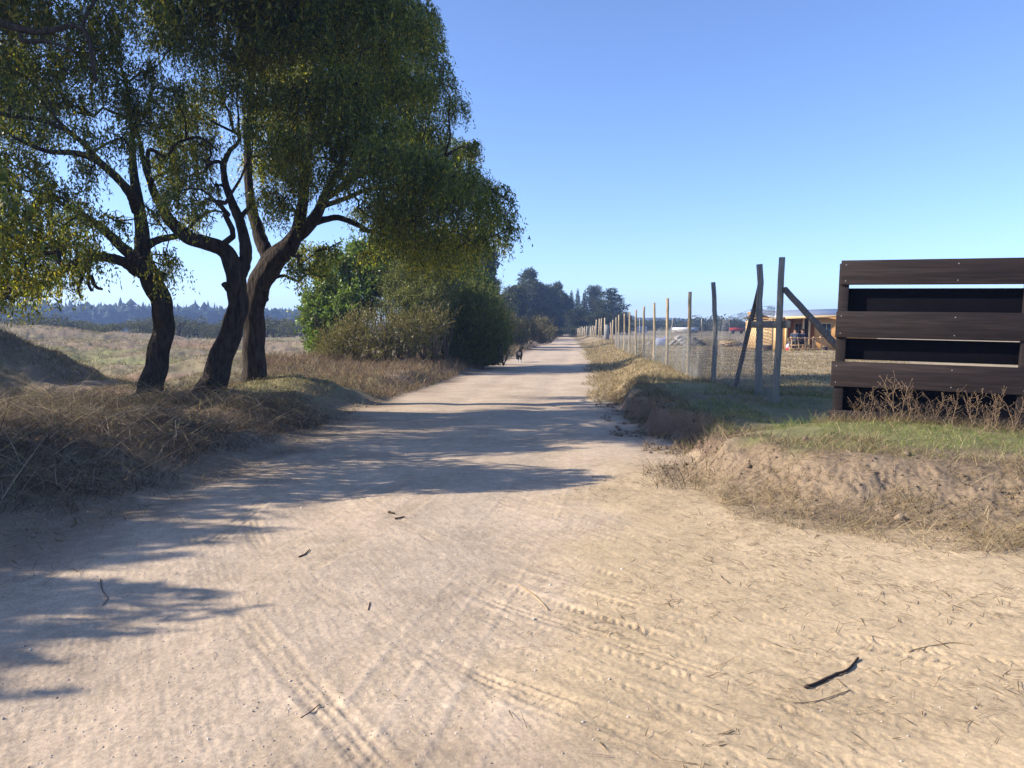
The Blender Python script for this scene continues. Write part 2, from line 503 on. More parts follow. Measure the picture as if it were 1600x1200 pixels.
o = mesh_np('ground', np.stack([xf, yf, zf], 1), quads, None, M_ground, None, np.clip(col, .01, 1), True)
tag(o, kind='structure')

# far hills
hx = np.linspace(-950, 950, 240); hy = np.linspace(600, 925, 20)
HX, HY = np.meshgrid(hx, hy)
pr = np.interp(hx / 800, [-1.2, -.6, -.2, .05, .13, .2, .27, .35, .6, 1.2], [8, 7, 6, 7, 14, 13, 9, 7, 6, 8])
HZ = pr[None, :] * sm((HY - 600) / 200) * (1 + .10 * fbm(HX, HY, 60, 3, 8)) - .5 + .5
ii = (np.arange(19)[:, None] * 240 + np.arange(239)[None, :]).ravel()
o = mesh_np('hills', np.stack([HX, HY, HZ + .3], -1).reshape(-1, 3), np.stack([ii, ii + 1, ii + 241, ii + 240], 1), None,
            rough_mat('hill_scrub', (.06, .07, .04), .95, (.05, .05, .05), 0, .5, .1), None, None, True)
tag(o, kind='structure')


def flat_patch(name, outline, zz, mat, n=64):
    """irregular flat sheet"""
    pts = arc(outline + [outline[0]], n)[:-1]
    z = zz
    c = pts.mean(0)
    v = np.vstack([np.c_[pts, np.full(len(pts), z)], [c[0], c[1], z]])
    k = len(pts)
    t = [(i, (i + 1) % k, k) for i in range(k)]
    o = mesh_np(name, v, None, t, mat)
    tag(o, kind='structure')
    return o


pz = Hs(-62, 200) + .06
flat_patch('sand', [(-95, 175), (-60, 172), (-30, 176), (-28, 240), (-60, 262), (-95, 215)], pz + .02, rough_mat('pale_sand', (.66, .58, .50), .9, (.2, .2, .2), 0, .2))
M_water = rough_mat('still_water', (.10, .12, .12), .04, (1, 1, 1), .04, .1, .5)
flat_patch('water', [(-66, 180), (-40, 178), (-33, 190), (-40, 198), (-58, 193)], pz + .08, M_water)
flat_patch('water', [(-84, 320), (-40, 318), (-30, 345), (-80, 350)], Hs(-60, 330) + .1, M_water)

# ------------------------------------------------------------------ big trees
def smooth_path(P, n):
    """Catmull-Rom through rows of P (any number of columns)"""
    P = np.asarray(P, float)
    return arc(P, n)


class TreeBuilder:
    def __init__(s):
        s.mb = MB(); s.nodes = []; s.lv = []

    def limb(s, path, Y0, dY=0, sides=12, rough=.07, minr=0):
        """path rows: photo x, photo y, width in photo pixels; depth drifts by dY along it"""
        pts = []
        for k, (px, py, w) in enumerate(path):
            Y = Y0 + dY * k / (len(path) - 1)
            p = W(px, py, Y)
            pts.append([*p, w * .385 / 1200 * Y])
        pp = smooth_path(pts, max(6, (len(path) - 1) * 6))
        xyz = pp[:, :3]; r = pp[:, 3]
        k = np.arange(len(xyz))
        wob = .07 * r[:, None] * np.stack([np.sin(k * .8 + rng.uniform(0, 6)), np.sin(k * .7 + rng.uniform(0, 6)), 0 * k], 1)
        s.mb.tube(xyz + wob, r, 34 if sides > 14 else sides, .02 if sides > 14 else rough, ridge=.045 if sides > 14 else .03, flare=.35 if sides > 14 else 0)
        for q in range(0, len(xyz), 2):
            s.nodes.append((*xyz[q], r[q]))
        return xyz[-1]

    def branch_to(s, c, r_end=.012):
        c = np.asarray(c, float)
        nd = np.array(s.nodes)
        d = np.linalg.norm(nd[:, :3] - c, axis=1) + 1.2 * np.maximum(0, nd[:, 2] - c[2]) + np.where(nd[:, 3] < .025, .6, 0) + np.where(nd[:, 3] > .16, 1.5, 0)
        k = int(np.argmin(d)); p0 = nd[k, :3]
        L = np.linalg.norm(c - p0)
        if L < .25:
            return
        r0 = min(nd[k, 3] * .8, .018 + .016 * L)
        nn = max(5, int(L / .22))
        t = np.linspace(0, 1, nn)[:, None]
        mid = (p0 + c) / 2 + rng.normal(0, .13 * L, 3) + np.array([0, 0, .12 * L])
        pts = (1 - t) ** 2 * p0 + 2 * t * (1 - t) * mid + t ** 2 * c
        pts[1:-1] += rng.normal(0, .025 + .012 * L, (nn - 2, 3))
        rr = np.linspace(r0, r_end, nn)
        s.mb.tube(pts, rr, 6, .1)
        for q in range(1, nn):
            s.nodes.append((*pts[q], rr[q]))

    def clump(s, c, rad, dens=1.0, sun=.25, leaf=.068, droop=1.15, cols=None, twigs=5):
        c = np.asarray(c, float); rad = np.broadcast_to(np.asarray(rad, float), (3,))
        s.branch_to(c)
        vol = (rad[0] * rad[1] * rad[2]) ** (1 / 3)
        for _ in range(twigs):
            e = c + rng.normal(size=3) * rad * .55
            m = (c + e) / 2 + rng.normal(0, .08, 3)
            s.mb.tube(np.array([c, m, e, e + np.array([rng.normal(0, .1), rng.normal(0, .1), -.25])]), [.012, .009, .006, .003], 4)
        ns = int(640 * vol ** 2 * dens / (leaf / .068) ** 1.6)
        ns = max(ns, 12)
        q = rng.normal(size=(ns, 3)); q /= np.linalg.norm(q, axis=1)[:, None]
        q *= rng.uniform(.15, 1, (ns, 1)) ** .5
        q[:, 2] = q[:, 2] * .75 + .15
        st = c + q * rad
        out = q * np.array([1, 1, .2]) + rng.normal(0, .35, (ns, 3))
        m = 22
        t = np.linspace(0, 1, m)[None, :, None]
        Ls = (rng.uniform(.35, 1.0, ns) * droop * (.35 + .55 * vol))[:, None, None]
        pos = st[:, None, :] + out[:, None, :] * Ls * .45 * t + np.array([0, 0, -1.]) * Ls * (t ** 1.5) + rng.normal(0, .022, (ns, m, 3))
        pos = pos.reshape(-1, 3)
        d = np.array([0, 0, -.75]) + rng.normal(0, .5, pos.shape)
        n = len(pos)
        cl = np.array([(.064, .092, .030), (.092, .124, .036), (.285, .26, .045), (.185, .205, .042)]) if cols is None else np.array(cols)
        wts = [.42, .33, .55 * sun, .6 * sun]  # sunlit clumps painted in: higher sun means more yellow leaves
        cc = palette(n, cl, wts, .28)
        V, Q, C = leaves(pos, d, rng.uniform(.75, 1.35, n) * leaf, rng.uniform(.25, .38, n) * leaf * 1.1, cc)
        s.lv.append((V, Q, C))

    def build(s, name, base, label, group=None, mats=(None, None)):
        root = empty(name, base)
        tag(root, label, 'tree', group)
        mb = s.mb
        v = np.vstack(mb.v) - np.array(base)
        mesh_np('trunk', v, np.vstack(mb.q), np.vstack(mb.t) if mb.t else None, mats[0] or M_bark, root, None, True)
        V = []; Q = []; C = []; n = 0
        for a, b, c in s.lv:
            V.append(a); Q.append(b + n); C.append(c); n += len(a)
        mesh_np('crown', np.vstack(V) - np.array(base), np.vstack(Q), None, mats[1] or M_leaf, root, np.vstack(C))
        return root


def crown(tb, lst, Y0, fwd, back, **kw):
    for it in lst:
        px, py, r = it[:3]
        sun = it[3] if len(it) > 3 else .25
        Y = Y0 + rng.uniform(-fwd * min(1, max(.35, .35 + py / 420)), back)
        c = W(px, py, Y)
        rr = r / 1200 * Y
        tb.clump(c, (rr, rr * rng.uniform(.9, 1.3), rr * rng.uniform(.8, 1.0)), sun=sun, **kw)


Y1, Y2, Y3 = 14.0, 14.6, 16.4
# --- left tree
t1 = TreeBuilder()
b1 = W(233, 625, Y1)
t1.limb([(226, 640, 62), (233, 616, 50), (241, 580, 43), (250, 540, 40), (256, 500, 39), (250, 465, 40), (236, 435, 40), (224, 400, 32), (221, 350, 25), (213, 300, 19), (207, 250, 14), (207, 215, 11), (204, 180, 8), (196, 120, 6)], Y1, .3, 16)
t1.limb([(226, 428, 30), (207, 402, 24), (184, 380, 20), (150, 350, 15), (122, 332, 9), (95, 318, 6)], Y1, -1.0)
t1.limb([(216, 425, 24), (190, 408, 20), (150, 402, 18), (105, 418, 15), (62, 446, 11), (25, 462, 8), (-15, 470, 6)], Y1, -2.0)
t1.limb([(214, 330, 20), (205, 305, 20), (192, 288, 17), (160, 257, 15), (122, 240, 12), (72, 236, 9), (20, 214, 6)], Y1, -2.4)
t1.limb([(160, 257, 12), (120, 215, 10), (70, 190, 9), (0, 178, 8), (-60, 165, 6)], Y1 - .8, -2.5)
t1.limb([(150, 130, 7), (130, 45, 10), (60, 50, 12), (0, 35, 15), (-50, 10, 18)], Y1 - 3.2, 0)
t1.limb([(30, 55, 10), (40, 65, 9), (75, 65, 8), (115, 80, 6)], Y1 - 3.2, 0)
t1.limb([(228, 385, 18), (250, 374, 15), (275, 369, 12), (300, 362, 8)], Y1, .8)
t1.limb([(140, 405, 9), (128, 432, 8), (122, 452, 6), (127, 466, 4)], Y1 - .7, 0)
t1.limb([(142, 430, 8), (150, 448, 7), (160, 452, 5)], Y1 - .7, 0)
t1.limb([(140, 405, 8), (138, 440, 7), (143, 455, 5)], Y1 - .7, 0)
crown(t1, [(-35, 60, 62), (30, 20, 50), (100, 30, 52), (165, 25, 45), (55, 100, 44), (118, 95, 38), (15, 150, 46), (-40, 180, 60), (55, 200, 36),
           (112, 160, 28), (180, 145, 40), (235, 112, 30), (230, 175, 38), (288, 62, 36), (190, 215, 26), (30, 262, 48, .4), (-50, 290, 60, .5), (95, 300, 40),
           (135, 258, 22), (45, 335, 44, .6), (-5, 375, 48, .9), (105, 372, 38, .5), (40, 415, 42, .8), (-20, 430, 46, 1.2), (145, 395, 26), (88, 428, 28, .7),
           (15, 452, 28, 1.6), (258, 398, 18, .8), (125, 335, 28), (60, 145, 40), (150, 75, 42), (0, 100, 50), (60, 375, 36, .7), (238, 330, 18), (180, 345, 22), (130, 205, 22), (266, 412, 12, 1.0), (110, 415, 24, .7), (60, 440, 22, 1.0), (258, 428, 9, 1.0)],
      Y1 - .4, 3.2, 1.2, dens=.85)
# parts of the crown above and left of the picture
for k in range(92):
    px, py = rng.uniform(-420, 260), rng.uniform(-330, 400)
    if -75 < px < 420 and py > -60:
        continue
    Y = Y1 - 1.2 + rng.uniform(-5.8 if py > 60 else -2.4, 1.5)
    t1.clump(W(px, py, Y), rng.uniform(.5, .8), leaf=.12, dens=.75, sun=.5, twigs=2)
t1.build('weeping_tree', tuple(b1), 'single leaning trunk tree at the far left of the roadside group', 'weeping trees beside the road')

# --- middle tree
t2 = TreeBuilder()
b2 = W(328, 622, Y2)
t2.limb([(318, 640, 66), (328, 612, 54), (345, 562, 46), (360, 520, 42), (371, 482, 40), (370, 450, 38), (364, 415, 35), (349, 390, 30), (320, 379, 28), (290, 369, 24), (263, 341, 22), (246, 310, 18), (235, 285, 14), (224, 250, 9), (214, 200, 7)], Y2, -.3, 16)
t2.limb([(369, 450, 24), (380, 418, 25), (384, 398, 24), (379, 360, 21), (366, 325, 18), (356, 300, 15), (350, 275, 13), (350, 255, 12), (359, 236, 9), (370, 225, 7), (374, 212, 6), (352, 200, 5), (330, 189, 4)], Y2, .4)
t2.limb([(352, 262, 9), (341, 252, 7), (327, 257, 7), (318, 269, 6), (308, 272, 4)], Y2 + .3, 0)
t2.limb([(372, 345, 13), (384, 330, 9), (392, 320, 6)], Y2 + .3, .4)
t2.limb([(362, 456, 13), (354, 449, 12), (350, 443, 11)], Y2 - .2, -.1)
t2.limb([(270, 350, 12), (290, 360, 8), (306, 345, 6), (330, 330, 5), (352, 332, 3)], Y2 - .2, .6)
t2.limb([(235, 285, 10), (232, 235, 8), (260, 245, 6), (275, 225, 6), (312, 215, 5), (340, 235, 3)], Y2 - .3, .5)
crown(t2, [(300, 30, 42), (345, 85, 38, .6), (318, 138, 28), (300, 182, 34), (325, 222, 20), (283, 228, 30), (288, 268, 34, .6), (312, 318, 20, .5), (268, 302, 24, .6),
           (362, 20, 40), (375, 130, 32, .6), (395, 90, 36, .9), (250, 20, 36), (262, 140, 26), (250, 200, 24), (255, 255, 20), (335, 290, 13, .5), (395, 200, 28, .5), (318, 250, 16), (240, 60, 20), (296, 340, 14, .5)], Y2, 3.6, 1.5)
for k in range(34):
    px, py = rng.uniform(120, 480), rng.uniform(-320, -20)
    t2.clump(W(px, py, Y2 + rng.uniform(-2.0, 2)), rng.uniform(.5, .8), leaf=.12, dens=.75, sun=.5, twigs=2)
t2.build('weeping_tree', tuple(b2), 'middle tree of the roadside group, trunk forking beside its neighbour', 'weeping trees beside the road')

# --- right tree
t3 = TreeBuilder()
b3 = W(395, 608, Y3)
t3.limb([(390, 628, 62), (394, 606, 50), (397, 560, 43), (396, 510, 41), (398, 472, 42), (408, 440, 45), (425, 411, 46), (450, 386, 38), (463, 365, 28), (472, 325, 22), (478, 265, 17), (492, 180, 13), (505, 90, 10), (510, 10, 8), (505, -90, 6)], Y3, -.3, 16)
t3.limb([(424, 412, 30), (411, 384, 28), (402, 356, 24), (393, 325, 20), (389, 290, 17), (387, 240, 14), (392, 160, 11), (400, 60, 9), (415, -60, 6)], Y3, .8)
t3.limb([(444, 388, 26), (466, 368, 26), (488, 347, 24), (506, 310, 19), (534, 250, 14), (562, 180, 10), (600, 90, 8), (615, 0, 6)], Y3, -.8)
t3.limb([(490, 348, 15), (509, 343, 13), (528, 340, 12), (546, 346, 11), (562, 353, 10), (578, 362, 8), (600, 362, 5)], Y3, -.6)
t3.limb([(505, 312, 14), (525, 300, 12), (550, 280, 10), (600, 262, 9), (650, 255, 7), (705, 240, 5)], Y3, -1.6)
t3.limb([(498, 325, 12), (540, 310, 9), (585, 295, 8), (650, 300, 7), (720, 320, 6), (765, 335, 4)], Y3, 1.0)
t3.limb([(545, 225, 9), (520, 222, 8), (500, 215, 6)], Y3 - .6, 0)
t3.limb([(548, 258, 9), (532, 254, 8), (515, 250, 5)], Y3 - .6, -.4)
t3.limb([(428, 434, 8), (445, 431, 6), (466, 439, 5.5), (476, 430, 5), (488, 428, 4.5), (500, 432, 4), (515, 430, 3)], Y3, -.2)
t3.limb([(484, 428, 4), (492, 415, 3), (498, 402, 2)], Y3, -.2)
t3.limb([(414, 458, 6), (419, 468, 3), (413, 474, 2)], Y3 - .2, 0)
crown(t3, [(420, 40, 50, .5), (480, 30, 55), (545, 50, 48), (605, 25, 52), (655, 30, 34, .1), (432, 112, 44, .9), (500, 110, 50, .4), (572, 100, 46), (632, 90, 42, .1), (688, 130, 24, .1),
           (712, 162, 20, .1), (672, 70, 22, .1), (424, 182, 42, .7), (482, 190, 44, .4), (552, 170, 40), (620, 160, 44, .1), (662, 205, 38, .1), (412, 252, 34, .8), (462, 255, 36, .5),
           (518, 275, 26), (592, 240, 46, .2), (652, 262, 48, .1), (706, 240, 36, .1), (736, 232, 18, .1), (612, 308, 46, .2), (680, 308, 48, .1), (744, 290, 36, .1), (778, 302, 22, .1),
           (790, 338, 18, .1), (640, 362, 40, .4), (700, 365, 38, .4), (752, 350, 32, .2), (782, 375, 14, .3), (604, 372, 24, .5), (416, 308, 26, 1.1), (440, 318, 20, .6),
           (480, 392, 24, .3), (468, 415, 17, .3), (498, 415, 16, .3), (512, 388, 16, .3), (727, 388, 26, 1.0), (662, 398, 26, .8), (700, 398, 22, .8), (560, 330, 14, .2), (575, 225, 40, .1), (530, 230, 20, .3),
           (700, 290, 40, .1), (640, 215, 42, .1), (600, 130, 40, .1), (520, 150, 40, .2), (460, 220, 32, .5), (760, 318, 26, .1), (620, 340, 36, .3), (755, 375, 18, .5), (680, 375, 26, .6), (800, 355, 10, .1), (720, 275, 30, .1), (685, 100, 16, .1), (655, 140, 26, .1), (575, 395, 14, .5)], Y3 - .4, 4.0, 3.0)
for px, py, r, dY in [(470, 150, 40, 2.4), (505, 60, 42, 2.2), (525, 205, 34, 2.6), (560, 130, 40, 3.0), (602, 70, 38, 2.4), (600, 200, 40, 3.0), (645, 125, 34, 2.6), (445, 225, 34, 2.6), (470, 285, 22, 2.2),
                      (565, 265, 30, 3.0), (640, 265, 36, 3.2), (540, 20, 44, 2.0), (430, 60, 40, 2.4), (415, 150, 34, 2.6), (690, 270, 30, 2.8), (610, 330, 30, 2.8), (520, 120, 36, 2.8), (655, 40, 26, 2.2)]:
    rr = r / 1200 * (Y3 - dY)
    t3.clump(W(px, py, Y3 - dY), (rr, rr * 1.1, rr * .95), sun=.35)
for k in range(40):
    px, py = rng.uniform(380, 700), rng.uniform(-340, 10)
    if px > 500 + (py + 340) * .30:
        continue
    t3.clump(W(px, py, Y3 + rng.uniform(-2.8, 2.4)), rng.uniform(.6, 1.0), leaf=.12, dens=.8, sun=.3, twigs=2)
t3.build('weeping_tree', tuple(b3), 'largest tree of the roadside group, thick trunk and crown hanging over the bush', 'weeping trees beside the road')


def plain_tree(name, x, y, h, rad, label, nclump=22, leaf=.1, lo=.35, reach=None):
    """tree standing just outside the picture whose shade falls into it"""
    tb = TreeBuilder()
    z = Hs(x, y)
    pts = [(x, y, z - .2)]
    for k in range(1, 8):
        pts.append((x + rng.normal(0, .12) * k * .5, y + rng.normal(0, .12) * k * .5, z + h * .8 * k / 7))
    pp = smooth_path(np.array(pts), 26)
    rr = np.linspace(.24, .05, 26); rr[0] = .34
    tb.mb.tube(pp, rr, 10, .06)
    for q in range(6, 26):
        tb.nodes.append((*pp[q], rr[q]))
    done = 0
    while done < nclump:
        a = rng.uniform(0, 6.283); f = math.sqrt(rng.uniform(0, 1)); zz = rng.uniform(lo, 1)
        rc = rad * f * math.sqrt(max(.1, 1 - ((zz - .6) / .55) ** 2))
        cx_, cy_ = x + math.cos(a) * rc, y + math.sin(a) * rc
        if reach is not None and cx_ + 1.8 * h * zz > reach:      # crown shaped by its shadow: no clump that would shade past reach
            continue
        done += 1
        tb.clump((cx_, cy_, z + h * zz), rng.uniform(.45, .8), dens=.7, leaf=leaf * 1.3, sun=.5, twigs=2)
    return tb.build(name, (x, y, z), label, None)


plain_tree('weeping_tree', -10.6, 4.6, 4.4, 3.4, 'small tree just outside the left edge that shades the foreground road', 46, reach=-3.2)
plain_tree('weeping_tree', -20.8, 17.4, 5.6, 3.4, 'tree outside the left edge that shades the grassy mound', 46)

# ------------------------------------------------------------------ shrubs by the road
def shrub(name, label, clumps, cols, wts, leaf, n_per, base, group=None, droop=-.2, mat=None, stem_col=(.10, .08, .06), aspect=.4, upr=.0, shell=.45, cat='bush', spiky=0):
    root = empty(name, base); tag(root, label, cat, group)
    st = MB(); LV = []; n0 = 0
    for c in clumps:
        c0 = np.array(c[:3], float); rad = np.array(c[3:6] if len(c) >= 6 else (c[3],) * 3, float)
        s0 = np.array([c0[0] + rng.normal(0, .15), c0[1] + rng.normal(0, .15), base[2]])
        for _ in range(5):
            e = c0 + rng.normal(size=3) * rad * .5
            m = (s0 + e) / 2 + rng.normal(0, .15, 3)
            st.tube(smooth_path(np.array([s0, m, e]), 7), np.linspace(.028, .006, 7), 5)
        n = int(n_per * 1.7 * (rad[0] * rad[2]))
        q = rng.normal(size=(n, 3)); q /= np.linalg.norm(q, axis=1)[:, None]
        bump = 1 + .22 * np.sin(q[:, 0] * 7 + c0[0] * 3) * np.sin(q[:, 2] * 6 + c0[2]) + .12 * np.sin(q[:, 1] * 15 + q[:, 2] * 13)
        rr = (shell + (1 - shell) * rng.uniform(0, 1, n) ** .6) * bump
        pos = c0 + q * rad * rr[:, None]
        if spiky:
            # leaves gathered along short shoots pointing out and up
            ns = n // 14
            qs = q[:ns]; ps = c0 + qs * rad * (.6 + .4 * rng.uniform(0, 1, (ns, 1))) * bump[:ns, None]
            ds = qs * .8 + np.array([0, 0, .5]) + rng.normal(0, .35, (ns, 3))
            L = rng.uniform(.15, .5, (ns, 1)) * spiky
            t = np.linspace(0, 1, 14)[None, :, None]
            pos = (ps[:, None] + ds[:, None] * L[:, None] * t + rng.normal(0, .015, (ns, 14, 3))).reshape(-1, 3)
            d = (np.repeat(ds, 14, 0) + rng.normal(0, .7, pos.shape))
            n = len(pos)
        else:
            d = q * .6 + rng.normal(0, .6, pos.shape) + np.array([0, 0, droop])
        if not spiky:
            # ragged shoots sticking out of the outline
            ns = max(6, n // 90)
            qs = rng.normal(size=(ns, 3)); qs[:, 2] = np.abs(qs[:, 2]) * .8; qs /= np.linalg.norm(qs, axis=1)[:, None]
            ps = c0 + qs * rad * .85; ds = qs + np.array([0, 0, .5]) + rng.normal(0, .3, (ns, 3))
            Ls = rng.uniform(.15, .55, (ns, 1)); t = np.linspace(0, 1, 12)[None, :, None]
            p2_ = (ps[:, None] + ds[:, None] * Ls[:, None] * t + rng.normal(0, .03, (ns, 12, 3))).reshape(-1, 3)
            pos = np.vstack([pos, p2_]); d = np.vstack([d, np.repeat(ds, 12, 0) * .6 + rng.normal(0, .6, p2_.shape)])
        keep = pos[:, 2] > base[2] + .02
        pos, d = pos[keep], d[keep]; n = len(pos)
        cc = palette(n, cols, wts, .25)
        V, Q, C = leaves(pos, d, rng.uniform(.7, 1.3, n) * leaf, rng.uniform(.8, 1.2, n) * leaf * aspect, cc)
        LV.append((V, Q + n0, C)); n0 += len(V)
    b = np.array(base)
    mesh_np('stems', np.vstack(st.v) - b, np.vstack(st.q), np.vstack(st.t), M_twig, root, None, True)
    mesh_np('foliage', np.vstack([a for a, _, _ in LV]) - b, np.vstack([a for _, a, _ in LV]), None, mat or M_shrub, root, np.vstack([a for _, _, a in LV]))
    return root


def cl(lst, Y, jit=.4):
    """photo-measured clumps (x, y, radius px) at depth Y as world ellipsoids"""
    r = []
    for it in lst:
        px, py, rp = it[:3]
        yy = Y + rng.uniform(-jit, jit) + (it[3] if len(it) > 3 else 0)
        p = W(px, py, yy); rr = rp / 1200 * yy
        r.append((*p, rr, rr * 1.1, rr * .9))
    return r


G = 'bushes of the roadside thicket'
YB = 29
bz = lambda px, Y: (float(W(px, 515, Y)[0]), Y, Hs(W(px, 515, Y)[0], Y))
shrub('green_bush', 'tall bright green leafy bush at the left end of the roadside thicket',
      cl([(512, 478, 36), (530, 430, 36), (498, 500, 26), (575, 400, 26), (510, 520, 30), (500, 490, 22), (555, 470, 36), (505, 545, 24), (590, 430, 34), (535, 500, 30), (600, 400, 24), (560, 395, 18), (485, 470, 12), (512, 445, 16), (530, 410, 12)], YB + 1.5),
      [(.13, .21, .042), (.18, .26, .058), (.08, .135, .032), (.18, .20, .065)], [4, 3, 2, 2], .13, 3600, bz(545, YB + 1.5), G, mat=M_shrub, aspect=.6)
shrub('olive_bush', 'olive grey bush with fine leaves rising in the middle of the thicket',
      cl([(640, 440, 38), (665, 470, 40), (625, 480, 34), (650, 410, 30), (690, 450, 30), (610, 445, 24), (680, 420, 24), (655, 510, 36)], YB + .6),
      [(.15, .17, .055), (.20, .21, .08), (.10, .12, .04)], [4, 3, 2], .085, 6400, bz(650, YB + .6), G, aspect=.35)
shrub('green_bush', 'dark green bush at the back right of the thicket under the hanging branches',
      cl([(700, 425, 34), (725, 440, 34), (690, 400, 30), (745, 455, 28), (710, 460, 34), (735, 480, 30), (760, 470, 18), (665, 395, 26), (640, 390, 24), (615, 405, 26), (600, 430, 26), (640, 430, 28), (690, 470, 30)], YB + 4),
      [(.09, .17, .034), (.12, .22, .045), (.06, .10, .028)], [4, 3, 3], .13, 3800, bz(715, YB + 4), G, aspect=.5)
shrub('needle_bush', 'dark shaded needle leaved bush hanging over the road edge',
      cl([(720, 490, 40), (755, 500, 34), (735, 530, 36), (700, 520, 34), (765, 535, 26), (690, 550, 24), (750, 555, 20), (745, 470, 22), (775, 510, 14), (720, 555, 24), (780, 538, 15), (786, 522, 12), (772, 556, 15), (750, 566, 15), (722, 570, 16), (770, 545, 18)], YB + 2.5),
      [(.11, .15, .045), (.145, .18, .055), (.24, .25, .075)], [4, 3, 2], .10, 8600, bz(735, YB + 2.5), G, aspect=.22, spiky=1.2)
shrub('olive_bush', 'yellow olive bush with upright tips on the road side end of the thicket',
      cl([(750, 475, 18), (770, 485, 16), (762, 470, 12), (778, 500, 10)], YB + 6),
      [(.13, .13, .04), (.17, .16, .05)], [1, 1], .09, 5200, bz(765, YB + 6), G, aspect=.3, spiky=1.2)
shrub('thorn_bush', 'brownish olive thorny bush along the foot of the thicket',
      cl([(525, 550, 28), (548, 532, 26), (585, 520, 24), (620, 522, 22), (560, 508, 18), (602, 545, 22), (650, 512, 20), (682, 508, 18), (575, 550, 22), (508, 562, 16), (635, 545, 16)], YB - 1.5),
      [(.16, .15, .05), (.21, .19, .065), (.11, .10, .045), (.18, .135, .085)], [4, 3, 2, 2], .085, 6200, bz(580, YB - 1.5), G, aspect=.28, spiky=1.1)
# bushes further along the left edge of the road
G2 = 'low bushes along the far left edge of the road'
for k, (px, py, rp, Y, lab) in enumerate([(800, 520, 20, 62, 'dry brown bush just beyond the dark thicket'), (822, 512, 15, 70, 'olive bush behind the dry brown roadside bush'),
                                     (843, 514, 19, 84, 'rounded flat topped bush nearest the end of the road'), (786, 506, 20, 60, 'olive bush touching the back of the thicket')]):
    shrub('low_bush', lab, cl([(px, py, rp), (px - rp * .8, py + 6, rp * .7), (px + rp * .8, py + 6, rp * .7), (px + rp * .3, py - rp * .4, rp * .6), (px - rp * .3, py + rp * .7, rp * .7), (px + rp * .4, py + rp * .7, rp * .6)], Y, .8),
          [(.15, .13, .055), (.12, .12, .05), (.18, .14, .08)], [3, 3, 2], .14, 1500, bz(px, Y), G2, aspect=.4)

# ------------------------------------------------------------------ vegetation far away
def far_leaves(clumps, n_per, leaf, cols, wts, aspect=.5, droop=-.3, shell=.3):
    V = []; Q = []; C = []; n0 = 0
    for c in clumps:
        c0 = np.array(c[:3], float); rad = np.array(c[3:6], float)
        n = max(20, int(n_per * rad[0] * rad[2]))
        q = rng.normal(size=(n, 3)); q /= np.linalg.norm(q, axis=1)[:, None]
        pos = c0 + q * rad * (shell + (1 - shell) * rng.uniform(0, 1, (n, 1)) ** .6) * (1 + .2 * np.sin(q[:, :1] * 8 + c0[2]) * np.sin(q[:, 2:] * 7))
        d = q * .5 + rng.normal(0, .6, (n, 3)) + np.array([0, 0, droop])
        v, qq, cc = leaves(pos, d, rng.uniform(.7, 1.4, n) * leaf, rng.uniform(.8, 1.2, n) * leaf * aspect, palette(n, cols, wts, .22))
        V.append(v); Q.append(qq + n0); C.append(cc); n0 += len(v)
    return np.vstack(V), np.vstack(Q), np.vstack(C)


def tall_tree_proto(name, h, w, style, leaf=.34):
    """crown of stacked clumps around a slender trunk; base at the origin"""
    root = empty(name)
    mb = MB()
    lean = rng.normal(0, .02 * h, 2)
    tp = np.array([(lean[0] * t, lean[1] * t, h * .9 * t) for t in np.linspace(0, 1, 8)])
    mb.tube(tp, np.linspace(.028 * h * .6, .03, 8), 7)
    cl_ = []
    if style == 'gum':
        for k in range(19):
            t = rng.uniform(.15, .95); a = rng.uniform(0, 6.28)
            rr = w * .5 * (math.sin(math.pi * min(1, t * .85 + .12)) ** .6) * rng.uniform(.2, .75)
            s = w * rng.uniform(.20, .34) * (1.15 - .45 * t)
            cl_.append((lean[0] * t + math.cos(a) * rr, lean[1] * t + math.sin(a) * rr, h * t, s, s, s * rng.uniform(1.1, 1.6)))
            mb.tube(np.array([(lean[0] * t * .7, lean[1] * t * .7, h * t * .75), cl_[-1][:3]]), [.08, .03], 5)
        cl_.append((lean[0], lean[1], h * .95, w * .13, w * .13, h * .08))
        cols = [(.045, .06, .035), (.065, .08, .04), (.09, .095, .045)]
    elif style == 'cypress':
        for k in range(14):
            t = k / 13
            s = w * .5 * (.35 + .65 * math.sin(math.pi * (.15 + .8 * t)) ** .7) * rng.uniform(.75, 1.05)
            cl_.append((rng.normal(0, w * .12), rng.normal(0, w * .12), h * (.06 + .88 * t), s, s, h * .08))
        cols = [(.04, .055, .03), (.055, .07, .035), (.075, .085, .04)]
    else:   # pine, tiered and pointed
        for k in range(16):
            t = k / 15
            a = rng.uniform(0, 6.28)
            s = w * .5 * (1.02 - t) ** .75
            cl_.append((math.cos(a) * s * .3, math.sin(a) * s * .3, h * (.16 + .82 * t), s * .8 + .12, s * .8 + .12, h * .05))
        cols = [(.03, .05, .03), (.04, .065, .035), (.055, .08, .04)]
    mb.build('trunk', M_bark, root)
    V, Q, C = far_leaves(cl_, 360, leaf, cols, [3, 3, 2], .5, -.35 if style == 'gum' else -.1)
    mesh_np('crown', V, Q, None, M_far, root, C)
    return root


def copy_tree(o, loc, rz=0, sc=(1, 1, 1), label=None, group=None, cat=None):
    r = o.copy(); COL.objects.link(r)
    r.location = loc; r.rotation_euler = (0, 0, rz); r.scale = sc
    if label: r['label'] = label
    if group: r['group'] = group
    for ch in list(o.children):
        c = ch.copy(); COL.objects.link(c); c.parent = r
        for g_ in list(ch.children):
            d = g_.copy(); COL.objects.link(d); d.parent = c
    return r


GW = 'trees of the grove at the end of the road'
protos = {}
used_tree = set()


